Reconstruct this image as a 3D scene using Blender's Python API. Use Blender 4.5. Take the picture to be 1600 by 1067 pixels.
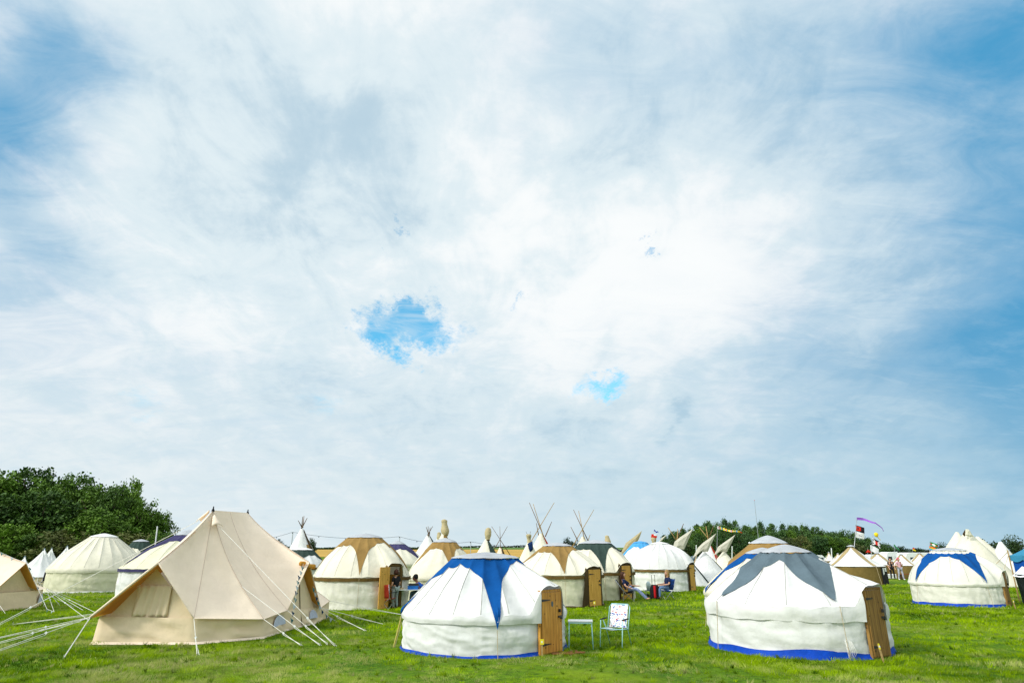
import bpy, bmesh, math, random
import numpy as np
from mathutils import Vector, noise, Matrix
sc = bpy.context.scene
for o in list(bpy.data.objects): bpy.data.objects.remove(o)
COL = sc.collection
R_ = math.radians
# ------------------------------------------------------------------ camera
H = 2.2; F = 980.0; PITCH = math.atan(328.5/F)
CP, SP = math.cos(PITCH), math.sin(PITCH)
cam = bpy.data.cameras.new('camera'); co = bpy.data.objects.new('camera', cam); COL.objects.link(co)
cam.sensor_width = 36; cam.lens = F/1600*36; cam.clip_end = 6000; cam.clip_start = 0.1
co.location = (0, 0, H); co.rotation_euler = (R_(90)+PITCH, 0, 0); sc.camera = co
# ------------------------------------------------------------------ sun
SUN_DIR = Vector((-0.80, -0.50, 0.60)).normalized()      # towards the sun
sun = bpy.data.lights.new('sun', 'SUN'); so = bpy.data.objects.new('sun', sun); COL.objects.link(so)
sun.energy = 2.1; sun.angle = R_(9); sun.color = (1.0, 0.955, 0.87)
so.rotation_euler = SUN_DIR.to_track_quat('Z', 'Y').to_euler()
# ------------------------------------------------------------------ pixel helpers (photo pixels, 1600 x 1067)
def vrow(py): return (533.5-py)/F
def zat(py, Y):                       # height of the ray through row py at distance Y
    v = vrow(py); return H + Y*(SP+v*CP)/(CP-v*SP)
def depth(Y, Z): return Y*CP+(Z-H)*SP
def W(px, py, Y):
    Z = zat(py, Y); return Vector(((px-800)/F*depth(Y, Z), Y, Z))
def gy(py):
    v = vrow(py); return -H*(CP-v*SP)/(SP+v*CP)
def G(px, py):
    Y = gy(py); return Vector(((px-800)/F*depth(Y, 0), Y, 0))
def XX(px, Y, Z=0): return (px-800)/F*depth(Y, Z)
def pdir(px, py):
    v = vrow(py); return Vector(((px-800)/F, CP-v*SP, SP+v*CP)).normalized()
# ------------------------------------------------------------------ world: sky with thin cloud
w = bpy.data.worlds.new('World'); sc.world = w; w.use_nodes = True
nt = w.node_tree; nt.nodes.clear()
def N(t, **k):
    n = nt.nodes.new(t)
    for a, b in k.items(): setattr(n, a, b)
    return n
def L(a, b): nt.links.new(a, b)
def setin(n, i, v):
    if hasattr(v, 'is_output') or isinstance(v, bpy.types.NodeSocket): L(v, n.inputs[i])
    else: n.inputs[i].default_value = v
def M(op, a, b=0.0, c=0.0, clamp=False):
    n = N('ShaderNodeMath', operation=op, use_clamp=clamp)
    setin(n, 0, a); setin(n, 1, b); setin(n, 2, c); return n.outputs[0]
def VM(op, a, b=None, s=None):
    n = N('ShaderNodeVectorMath', operation=op); setin(n, 0, a)
    if b is not None: setin(n, 1, b)
    if s is not None: setin(n, 3, s)
    return n.outputs['Value' if op in ('DOT_PRODUCT', 'LENGTH') else 'Vector']
def NOI(vec, scale, detail=8, rough=.55, dist=0.0, col=False):
    n = N('ShaderNodeTexNoise'); n.inputs['Scale'].default_value = scale; n.inputs['Detail'].default_value = detail
    n.inputs['Roughness'].default_value = rough; n.inputs['Distortion'].default_value = dist; L(vec, n.inputs['Vector'])
    return n.outputs['Color' if col else 'Fac']
def SM(x, a, b):
    n = N('ShaderNodeMapRange', interpolation_type='SMOOTHSTEP'); setin(n, 0, x)
    n.inputs[1].default_value = a; n.inputs[2].default_value = b; return n.outputs[0]
def MIXC(f, a, b):
    n = N('ShaderNodeMix', data_type='RGBA'); setin(n, 0, f)
    for i, c in ((6, a), (7, b)):
        if isinstance(c, tuple): n.inputs[i].default_value = (*c, 1)
        else: L(c, n.inputs[i])
    return n.outputs[2]
tc = N('ShaderNodeTexCoord'); D0 = tc.outputs['Generated']
sx = N('ShaderNodeSeparateXYZ'); L(D0, sx.inputs[0])
den = M('MAXIMUM', M('ADD', sx.outputs[2], .30), .15)
cb = N('ShaderNodeCombineXYZ'); L(M('DIVIDE', sx.outputs[0], den), cb.inputs[0]); L(M('DIVIDE', sx.outputs[1], den), cb.inputs[1])
P = cb.outputs[0]
def MAPP(rot, scl, loc=(0, 0, 0)):
    mp = N('ShaderNodeMapping'); L(P, mp.inputs[0]); mp.inputs['Rotation'].default_value = (0, 0, R_(rot)); mp.inputs['Scale'].default_value = scl; mp.inputs['Location'].default_value = loc; return mp.outputs[0]
PS = MAPP(-35, (1.0, 1.5, 1), (3.1, 1.7, 0)); PW_ = MAPP(-14, (.9, 1.7, 1), (.4, 2, 0)); PX = MAPP(50, (1.6, 1.0, 1), (7, 1, 0))
warp = VM('SUBTRACT', NOI(P, 2.0, 7, .6, col=True), (.5, .5, .5))
DW = VM('NORMALIZE', VM('ADD', D0, VM('SCALE', warp, s=.30)))
warp2 = VM('SUBTRACT', NOI(PX, 7.0, 9, .72, col=True), (.5, .5, .5))
DW2 = VM('NORMALIZE', VM('ADD', D0, VM('SCALE', warp2, s=.17)))
def blobs(lst, dirsock):
    tot = None
    for px, py, s, wt in lst:
        d = pdir(px, py); sg = (s/F*.85)**2
        dp = VM('DOT_PRODUCT', dirsock, tuple(d))
        e = M('EXPONENT', M('MULTIPLY', M('SUBTRACT', dp, 1.0), 1/sg))
        tot = M('MULTIPLY_ADD', e, wt, tot if tot is not None else 0.0)
    return tot
n_big = NOI(PS, 1.6, 9, .58, .4); n_mid = NOI(PX, 4.2, 9, .62, .5); n_fine = NOI(PS, 13.0, 9, .68, .4); n_wisp = NOI(PW_, 5.0, 10, .66, .8)
holes = blobs([(650, 488, 30, 1.1), (632, 520, 34, 1.0), (590, 512, 30, .85), (560, 522, 22, .4), (655, 545, 24, .5), (690, 527, 26, .7), (725, 515, 18, .5), (948, 603, 22, 1.05), (912, 607, 24, .45), (980, 612, 18, .3), (1012, 391, 10, .9), (628, 352, 9, .8), (600, 385, 10, .5),
               (815, 478, 9, .8), (705, 407, 9, .5), (225, 627, 34, .55), (520, 634, 24, .5), (480, 620, 24, .35), (755, 584, 18, .4)], DW2)
thin = blobs([(-30, 50, 75, .75), (75, 90, 50, .35), (-25, 210, 50, .7), (-10, 400, 110, .25), (1695, 640, 110, 1.4), (1710, 540, 100, .4), (1690, 380, 105, .9), (1650, 30, 120, 1.0), (1500, 60, 90, .25),
              (1230, 150, 150, .36), (1330, 60, 130, .25), (880, 10, 160, .40), (1000, 120, 120, .15), (1330, 600, 150, .30), (1480, 480, 110, .26), (1250, 520, 80, .15), (700, 700, 190, .34), (1050, 690, 130, .28), (60, 660, 170, .34), (400, 690, 150, .25), (1500, 720, 160, .36), (300, 40, 130, .22), (20, 290, 70, .3), (1440, 260, 110, .3), (560, 290, 120, .12), (0, 430, 100, .2), (1250, 740, 150, .18)], DW)
grey = blobs([(430, 240, 150, .42), (560, 130, 60, .5), (640, 260, 80, .45), (300, 130, 150, .12), (80, 150, 100, .25), (380, 400, 110, .25), (990, 210, 110, .25), (1250, 250, 190, .5), (870, 250, 40, .2),
              (790, 250, 80, -.6), (500, 100, 50, -.4), (1130, 440, 130, -.7), (890, 500, 120, -.55), (1180, 440, 80, -.3), (150, 590, 90, -.6), (30, 525, 40, -.5), (150, 290, 90, -.35), (340, 440, 90, -.35), (1440, 560, 150, .55), (1052, 657, 16, .9),
              (900, 690, 45, .5), (930, 50, 40, .35), (90, 480, 120, .2), (780, 690, 220, .2), (470, 620, 60, .25), (860, 440, 40, .4), (140, 620, 60, .3)], DW)
n_puff = M('ABSOLUTE', M('SUBTRACT', NOI(PX, 6.5, 8, .55, .3), .5)); n_puff2 = M('ABSOLUTE', M('SUBTRACT', NOI(PS, 3.0, 8, .6, .4), .5))
f_hole = SM(M('ADD', holes, M('MULTIPLY', M('SUBTRACT', n_fine, .5), 1.0)), .32, 1.5)
f_hole = M('MULTIPLY', f_hole, M('SUBTRACT', 1.0, M('MULTIPLY', SM(n_wisp, .45, .65), .42)))
f_thin = SM(M('ADD', thin, M('MULTIPLY', M('SUBTRACT', n_wisp, .5), M('ADD', M('MULTIPLY', thin, 1.2), .25, clamp=True))), .0, 1.6)
f_grey = SM(M('ADD', grey, M('ADD', M('MULTIPLY', M('SUBTRACT', n_mid, .5), 2.1), M('ADD', M('MULTIPLY', M('SUBTRACT', n_big, .5), .9), M('SUBTRACT', M('MULTIPLY', M('SUBTRACT', n_fine, .5), .45), M('MULTIPLY', M('SUBTRACT', M('ADD', n_puff, n_puff2), .14), .8))))), -.70, 1.25)
hz = SM(sx.outputs[2], .0, .34)
c_cloud = MIXC(SM(f_grey, 0, .5), (.95, .975, .98), (.75, .855, .90))
c_cloud = MIXC(SM(f_grey, .45, 1.0), c_cloud, (.50, .655, .76))
c_cloud = MIXC(f_thin, c_cloud, (.06, .33, .60))
c_hor = MIXC(SM(sx.outputs[0], -.45, .60), (.74, .83, .86), (.40, .61, .73))
c_cloud = MIXC(M('MULTIPLY_ADD', hz, .72, .28), c_hor, c_cloud)
c_cloud = MIXC(M('MULTIPLY', M('MULTIPLY', SM(n_wisp, .45, .72), M('SUBTRACT', 1.0, SM(sx.outputs[2], .25, .45))), .22), c_cloud, (.60, .77, .88))
sky = N('ShaderNodeTexSky', sky_type='NISHITA'); sky.sun_disc = False
sky.sun_elevation = math.asin(SUN_DIR.z); sky.sun_rotation = math.atan2(SUN_DIR.x, SUN_DIR.y)
sky.air_density = 1.0; sky.dust_density = .3; sky.ozone_density = 2.0
tint = N('ShaderNodeMix', data_type='RGBA', blend_type='MULTIPLY'); tint.inputs[0].default_value = 1.0; L(sky.outputs[0], tint.inputs[6]); tint.inputs[7].default_value = (.62, 1.55, 1.55, 1)
bg1 = N('ShaderNodeBackground'); L(tint.outputs[2], bg1.inputs[0]); bg1.inputs[1].default_value = .13
sund = VM('DOT_PRODUCT', D0, tuple(SUN_DIR))
glow = M('EXPONENT', M('MULTIPLY', M('SUBTRACT', sund, 1.0), 3.2))
boost = M('ADD', M('MULTIPLY', SM(sx.outputs[2], .74, .98), .6), M('MULTIPLY', SM(glow, .16, .9), 1.3))  # cloud brightened out of view, overhead and sunward, to lift shaded canvas
bg2 = N('ShaderNodeBackground'); L(c_cloud, bg2.inputs[0]); L(M('MULTIPLY_ADD', boost, .90, .90), bg2.inputs[1])
mx = N('ShaderNodeMixShader'); L(f_hole, mx.inputs[0]); L(bg2.outputs[0], mx.inputs[1]); L(bg1.outputs[0], mx.inputs[2])
wo = N('ShaderNodeOutputWorld'); L(mx.outputs[0], wo.inputs[0])
sc.view_settings.view_transform = 'Standard'; sc.view_settings.look = 'None'; sc.view_settings.exposure = 0.17; sc.view_settings.gamma = 1
w.cycles_visibility.camera = True
sc.cycles.max_bounces = 6; sc.cycles.use_denoising = True

# ------------------------------------------------------------------ materials
def srgb(r, g, b):
    f = lambda c: (c/255/12.92) if c/255 <= .04045 else ((c/255+.055)/1.055)**2.4
    return (f(r), f(g), f(b))
MATS = {}
def mat(name, rgb, rough=.85, var=.12, vscale=3.0, bump=0.0, bscale=20.0, spec=.2, metal=0.0, vcol2=None, trans=0.0, stretch=(1, 1, 1)):
    if name in MATS: return MATS[name]
    m = bpy.data.materials.new(name); m.use_nodes = True; t = m.node_tree; ns = t.nodes; ns.clear()
    b = ns.new('ShaderNodeBsdfPrincipled'); out = ns.new('ShaderNodeOutputMaterial')
    tcn = ns.new('ShaderNodeTexCoord'); mpn = ns.new('ShaderNodeMapping'); mpn.inputs['Scale'].default_value = stretch
    t.links.new(tcn.outputs['Object'], mpn.inputs[0])
    nz = ns.new('ShaderNodeTexNoise'); nz.inputs['Scale'].default_value = vscale; nz.inputs['Detail'].default_value = 7; nz.inputs['Roughness'].default_value = .65
    t.links.new(mpn.outputs[0], nz.inputs['Vector'])
    mr = ns.new('ShaderNodeMapRange'); mr.inputs[1].default_value = .3; mr.inputs[2].default_value = .7; t.links.new(nz.outputs['Fac'], mr.inputs[0])
    mi = ns.new('ShaderNodeMix'); mi.data_type = 'RGBA'; t.links.new(mr.outputs[0], mi.inputs[0])
    c2 = vcol2 or tuple(c*(1-var*2) for c in rgb)
    c1 = tuple(min(c*(1+var*.5), .95) for c in rgb)
    mi.inputs[6].default_value = (*c2, 1); mi.inputs[7].default_value = (*c1, 1)
    t.links.new(mi.outputs[2], b.inputs['Base Color'])
    b.inputs['Roughness'].default_value = rough; b.inputs['Metallic'].default_value = metal; b.inputs['Specular IOR Level'].default_value = spec
    if bump:
        n2 = ns.new('ShaderNodeTexNoise'); n2.inputs['Scale'].default_value = bscale; n2.inputs['Detail'].default_value = 5
        t.links.new(mpn.outputs[0], n2.inputs['Vector'])
        bp = ns.new('ShaderNodeBump'); bp.inputs['Strength'].default_value = bump; bp.inputs['Distance'].default_value = .035
        t.links.new(n2.outputs['Fac'], bp.inputs['Height']); t.links.new(bp.outputs[0], b.inputs['Normal'])
    sh = b.outputs[0]
    if trans:
        tr = ns.new('ShaderNodeBsdfTranslucent'); t.links.new(mi.outputs[2], tr.inputs[0])
        ms = ns.new('ShaderNodeMixShader'); ms.inputs[0].default_value = trans
        t.links.new(sh, ms.inputs[1]); t.links.new(tr.outputs[0], ms.inputs[2]); sh = ms.outputs[0]
    t.links.new(sh, out.inputs[0]); MATS[name] = m; return m
def canvas(name, rgb, var=.05, trans=.12): return mat(name, rgb, .9, var*1.5, 1.3, .75, 4.0, .10, trans=trans)
WHITE = canvas('white_canvas', (.79, .785, .765)); CREAM = canvas('cream_canvas', (.81, .765, .62)); CREAMG = canvas('pale_cream_canvas', (.76, .73, .54))
SAND = canvas('sand_canvas', (.93, .775, .61), .03); SANDW = canvas('sand_wall_canvas', (.86, .70, .48), .04); OCHRE = canvas('ochre_canvas_and_glow', (.80, .47, .10), .06, .5)  # OCHRE paints the glow of light through canvas, and colours the rolled flaps
WHITEW = canvas('white_wall_canvas', (.80, .80, .775)); CREAMW = canvas('cream_wall_canvas', (.80, .78, .68))
BRIGHT = canvas('bright_white_canvas', (.83, .83, .81))
BLUE = canvas('royal_blue_cloth', (.004, .080, .30), .12, 0); LBLUE = canvas('light_blue_cloth', (.08, .34, .66), .1, 0); DGREEN = canvas('dark_green_cloth', (.04, .065, .055), .1, 0)
SLATE = canvas('slate_grey_cloth', (.115, .16, .19), .1, 0); TAN = canvas('tan_cloth', (.30, .185, .060), .1, 0); KHAKI = canvas('khaki_wall_cloth', (.21, .145, .045), .1, .05)
KTRIM = canvas('khaki_trim_cloth', (.42, .32, .16), .1, 0); PURPLE = canvas('purple_cloth', (.055, .05, .12), .1, 0); BROWN = canvas('brown_band_cloth', (.16, .10, .03), .2, 0); DBROWN = canvas('dark_brown_cloth', (.085, .055, .025), .15, 0)
CAPG = canvas('grey_crown_cover', (.50, .52, .55), .1); SHEET = mat('blue_groundsheet', (.002, .06, .48), .6, .15, 6, .5, 10, .15)
NAVY = canvas('navy_cloth', (.01, .03, .11), .1, 0); SACK = canvas('beige_sack_cloth', (.52, .43, .25), .1, .05); RED = canvas('red_cloth', (.50, .05, .02), .1, .05)
PWALL = canvas('marquee_blue_cloth', (.01, .09, .40), .1, 0); PROOF = canvas('marquee_teal_roof', (.05, .26, .42), .1, .05)
ROPE = mat('white_rope', (.75, .74, .68), .8, .1, 20); TROPE = mat('jute_rope', (.50, .40, .24), .9, .2, 30)
IRON = mat('black_iron', (.015, .015, .017), .5, .2, 20, spec=.5); STEEL = mat('steel_tube', (.45, .47, .48), .35, .1, 10, spec=.5, metal=.7)
POLE = mat('weathered_pole_wood', (.20, .115, .055), .8, .3, 8); POLEP = mat('peeled_pole_wood', (.46, .30, .12), .75, .2, 8)
PLASTIC_W = mat('white_plastic', (.75, .76, .76), .4, .05, 5, spec=.5); BLACK = mat('black_fabric', (.012, .012, .015), .8, .2, 12); YEL = mat('yellow_tag', (.75, .62, .02), .5, .05, 8, spec=.4)
MINT = mat('pale_blue_tube', (.38, .66, .68), .35, .05, 8, spec=.5); STAKE = mat('stake_wood', (.45, .30, .13), .8, .2, 15)
SKIN = mat('skin', (.55, .30, .20), .55, .06, 12, spec=.3); SKIND = mat('tanned_skin', (.25, .11, .06), .55, .06, 12, spec=.3)
GLASSD = mat('dark_window', (.03, .04, .05), .15, .1, 3, spec=.6); MESHW = mat('grey_mesh_window', (.52, .56, .68), .7, .1, 12)
def wood(name, base, dark, plank=.11, off=0):
    m = bpy.data.materials.new(name); m.use_nodes = True; t = m.node_tree; ns = t.nodes
    b = ns['Principled BSDF']; tcn = ns.new('ShaderNodeTexCoord')
    sp = ns.new('ShaderNodeSeparateXYZ'); t.links.new(tcn.outputs['Object'], sp.inputs[0])
    def mth(op, a, bb=0.0, c=0.0):
        n = ns.new('ShaderNodeMath'); n.operation = op
        for i, v in enumerate((a, bb, c)):
            if isinstance(v, float) or isinstance(v, int): n.inputs[i].default_value = v
            else: t.links.new(v, n.inputs[i])
        return n.outputs[0]
    pl = mth('MULTIPLY', sp.outputs[0], 1/plank); fr = mth('FRACT', mth('ADD', pl, .5)); fl = mth('FLOOR', mth('ADD', pl, .5))
    gap = mth('LESS_THAN', mth('ABSOLUTE', mth('SUBTRACT', fr, .5)), .47)
    cbn = ns.new('ShaderNodeCombineXYZ'); t.links.new(mth('MULTIPLY', sp.outputs[0], 14.0), cbn.inputs[0]); t.links.new(mth('MULTIPLY', sp.outputs[2], 1.4), cbn.inputs[2]); t.links.new(mth('MULTIPLY', fl, 7.3), cbn.inputs[1])
    nz = ns.new('ShaderNodeTexNoise'); nz.inputs['Scale'].default_value = 1.6; nz.inputs['Detail'].default_value = 7; nz.inputs['Distortion'].default_value = .6; t.links.new(cbn.outputs[0], nz.inputs['Vector'])
    vo = ns.new('ShaderNodeTexVoronoi'); vo.inputs['Scale'].default_value = 6.0; t.links.new(tcn.outputs['Object'], vo.inputs['Vector'])
    kn = mth('GREATER_THAN', vo.outputs['Distance'], .13)
    mi = ns.new('ShaderNodeMix'); mi.data_type = 'RGBA'; mr = ns.new('ShaderNodeMapRange'); mr.inputs[1].default_value = .3; mr.inputs[2].default_value = .7
    t.links.new(nz.outputs['Fac'], mr.inputs[0]); t.links.new(mr.outputs[0], mi.inputs[0]); mi.inputs[6].default_value = (*dark, 1); mi.inputs[7].default_value = (*base, 1)
    m2 = ns.new('ShaderNodeMix'); m2.data_type = 'RGBA'; t.links.new(mth('MULTIPLY', gap, kn), m2.inputs[0]); m2.inputs[6].default_value = tuple(c*.35 for c in dark)+(1,)
    t.links.new(mi.outputs[2], m2.inputs[7]); t.links.new(m2.outputs[2], b.inputs['Base Color']); b.inputs['Roughness'].default_value = .6; b.inputs['Specular IOR Level'].default_value = .25
    return m
DOORW = wood('stained_plank_door', (.74, .37, .07), (.42, .17, .025)); DOORY = wood('honey_plank_door', (.74, .42, .09), (.52, .26, .045), .1); DOORD = wood('weathered_plank_door', (.34, .19, .05), (.17, .085, .02), .15)

# ------------------------------------------------------------------ mesh helpers
class MB:
    def __init__(s): s.v = []; s.f = []; s.m = []
    def add(s, vs, fs, mi=0):
        o = len(s.v); s.v += [tuple(v) for v in vs]; s.f += [tuple(i+o for i in f) for f in fs]; s.m += [mi]*len(fs); return s
    def box(s, c, d, rot=None, mi=0, taper=1.0):
        hx, hy, hz = d[0]/2, d[1]/2, d[2]/2; vs = []
        for z in (-1, 1):
            k = taper if z > 0 else 1
            for x, y in ((-1, -1), (1, -1), (1, 1), (-1, 1)):
                p = Vector((x*hx*k, y*hy*k, z*hz))
                if rot is not None: p = rot @ p
                vs.append(p+Vector(c))
        return s.add(vs, [(0, 3, 2, 1), (4, 5, 6, 7), (0, 1, 5, 4), (1, 2, 6, 5), (2, 3, 7, 6), (3, 0, 4, 7)], mi)
    def tube(s, pts, r, n=6, mi=0, r1=None):
        pts = [Vector(p) for p in pts]; r1 = r if r1 is None else r1; vs = []; fs = []
        for i, p in enumerate(pts):
            d = (pts[min(i+1, len(pts)-1)]-pts[max(i-1, 0)]).normalized()
            a = d.cross(Vector((0, 0, 1)) if abs(d.z) < .9 else Vector((1, 0, 0))).normalized(); b = d.cross(a)
            rr = r+(r1-r)*i/max(1, len(pts)-1)
            for k in range(n):
                t = 2*math.pi*k/n; vs.append(p+a*math.cos(t)*rr+b*math.sin(t)*rr)
        for i in range(len(pts)-1):
            for k in range(n):
                fs.append((i*n+k, i*n+(k+1) % n, (i+1)*n+(k+1) % n, (i+1)*n+k))
        fs.append(tuple(range(n))[::-1]); fs.append(tuple(range((len(pts)-1)*n, len(pts)*n)))
        return s.add(vs, fs, mi)
    def grid(s, fn, nu, nv, skip=None, wrap=False, mi=0):
        vs = [fn(i/nu, j/nv) for i in range(nu if wrap else nu+1) for j in range(nv+1)]; fs = []
        n = nu if wrap else nu+1
        for i in range(nu):
            for j in range(nv):
                if skip and skip((i+.5)/nu, (j+.5)/nv): continue
                a, b = i, (i+1) % n
                fs.append((a*(nv+1)+j, b*(nv+1)+j, b*(nv+1)+j+1, a*(nv+1)+j+1))
        return s.add(vs, fs, mi)
    def lathe(s, prof, n=16, c=(0, 0, 0), mi=0):
        c = Vector(c)
        def fn(u, v):
            i = min(int(round(v*(len(prof)-1))), len(prof)-1); r, z = prof[i]; a = u*2*math.pi
            return c+Vector((r*math.cos(a), r*math.sin(a), z))
        return s.grid(fn, n, len(prof)-1, wrap=True, mi=mi)
    def build(s, name, mats, parent=None, smooth=False, loc=None):
        me = bpy.data.meshes.new(name); me.from_pydata(s.v, [], s.f)
        if not isinstance(mats, (list, tuple)): mats = [mats]
        for m in mats: me.materials.append(m)
        if len(mats) > 1: me.polygons.foreach_set('material_index', s.m)
        bm = bmesh.new(); bm.from_mesh(me); bmesh.ops.remove_doubles(bm, verts=bm.verts, dist=1e-5); bmesh.ops.recalc_face_normals(bm, faces=bm.faces); bm.to_mesh(me); bm.free()
        if smooth: me.polygons.foreach_set('use_smooth', [True]*len(me.polygons))
        me.update(); o = bpy.data.objects.new(name, me); COL.objects.link(o)
        if parent: o.parent = parent
        if loc is not None: o.location = loc
        return o
def sub(o, lv=1):
    m = o.modifiers.new('subdivision', 'SUBSURF'); m.levels = lv; m.render_levels = lv; return o
def tag(o, label, cat, group=None, kind=None):
    o['label'] = label; o['category'] = cat
    if group: o['group'] = group
    if kind: o['kind'] = kind
    return o
def thing(name, label, cat, loc=(0, 0, 0), rz=0, group=None):
    o = bpy.data.objects.new(name, None); COL.objects.link(o); o.location = loc; o.rotation_euler = (0, 0, rz); o.empty_display_size = .2
    return tag(o, label, cat, group)
def copy_tree(o, loc=None, rz=None, parent=None):
    c = o.copy(); COL.objects.link(c)
    if parent: c.parent = parent
    if loc is not None: c.location = loc
    if rz is not None: c.rotation_euler = (0, 0, rz)
    for ch in list(o.children): copy_tree(ch, parent=c)
    return c
def smooth01(x): x = max(0, min(1, x)); return x*x*(3-2*x)

# ------------------------------------------------------------------ ground, fields
def ground_mat():
    m = bpy.data.materials.new('meadow_turf'); m.use_nodes = True; t = m.node_tree; ns = t.nodes; b = ns['Principled BSDF']
    g = ns.new('ShaderNodeNewGeometry')
    def nz(sc_, d=8, r=.65):
        n = ns.new('ShaderNodeTexNoise'); n.inputs['Scale'].default_value = sc_; n.inputs['Detail'].default_value = d; n.inputs['Roughness'].default_value = r; t.links.new(g.outputs['Position'], n.inputs['Vector']); return n.outputs['Fac']
    def mix(f, a, bb, lo=.35, hi=.65):
        mr = ns.new('ShaderNodeMapRange'); mr.inputs[1].default_value = lo; mr.inputs[2].default_value = hi; t.links.new(f, mr.inputs[0])
        x = ns.new('ShaderNodeMix'); x.data_type = 'RGBA'; t.links.new(mr.outputs[0], x.inputs[0])
        for i, c in ((6, a), (7, bb)):
            if isinstance(c, tuple): x.inputs[i].default_value = (*c, 1)
            else: t.links.new(c, x.inputs[i])
        return x.outputs[2]
    c = mix(nz(.5), (.05, .135, .002), (.14, .25, .004))
    c = mix(nz(7.0), (.03, .07, .002), c, .34, .56)
    c = mix(nz(.22, 5), c, (.24, .32, .012), .48, .72)
    t.links.new(c, b.inputs['Base Color']); b.inputs['Roughness'].default_value = .9; b.inputs['Specular IOR Level'].default_value = .1
    bp = ns.new('ShaderNodeBump'); bp.inputs['Strength'].default_value = .7; bp.inputs['Distance'].default_value = .06; t.links.new(nz(9, 6, .7), bp.inputs['Height']); t.links.new(bp.outputs[0], b.inputs['Normal'])
    return m
gm = ground_mat()
def gz(x, y):
    z = .05*noise.noise(Vector((x*.12, y*.12, 0))) if 8 < y < 60 else 0
    return z*min(1, max(0, (y-8)/4), max(0, (60-y)/10))
xs = [-2500, -400, -120]+[-60+i*2 for i in range(61)]+[120, 400, 2500]; ys = [-60, 0, 6]+[8+i*1.5 for i in range(36)]+[70, 120, 250, 600, 3500]
g = MB(); g.add([(x, y, gz(x, y)-.01) for x in xs for y in ys], [(i*len(ys)+j, (i+1)*len(ys)+j, (i+1)*len(ys)+j+1, i*len(ys)+j+1) for i in range(len(xs)-1) for j in range(len(ys)-1)])
g = g.build('ground', gm, smooth=True); g['kind'] = 'structure'
# gently rising farmland on the horizon
def field(name, x0, x1, y0, y1, z0, z1, m):
    b = MB(); b.grid(lambda u, v: Vector((x0+(x1-x0)*u, y0+(y1-y0)*v, z0+(z1-z0)*v+.4*noise.noise(Vector((u*7, v*2, 3)))*v)), 40, 6)
    o = b.build(name, m, smooth=True); o['kind'] = 'structure'; return o
WHEAT = mat('ripe_wheat', (.50, .31, .06), .9, .12, .02); PASTURE = mat('green_pasture', (.09, .17, .02), .9, .15, .02)
field('wheat_field', -300, 60, 300, 520, .02, 4.0, WHEAT); field('pasture', -300, 120, 522, 700, 3.9, 6.6, PASTURE); field('pasture', 62, 500, 300, 700, .02, 2.5, PASTURE)
print('ground ok')

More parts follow.
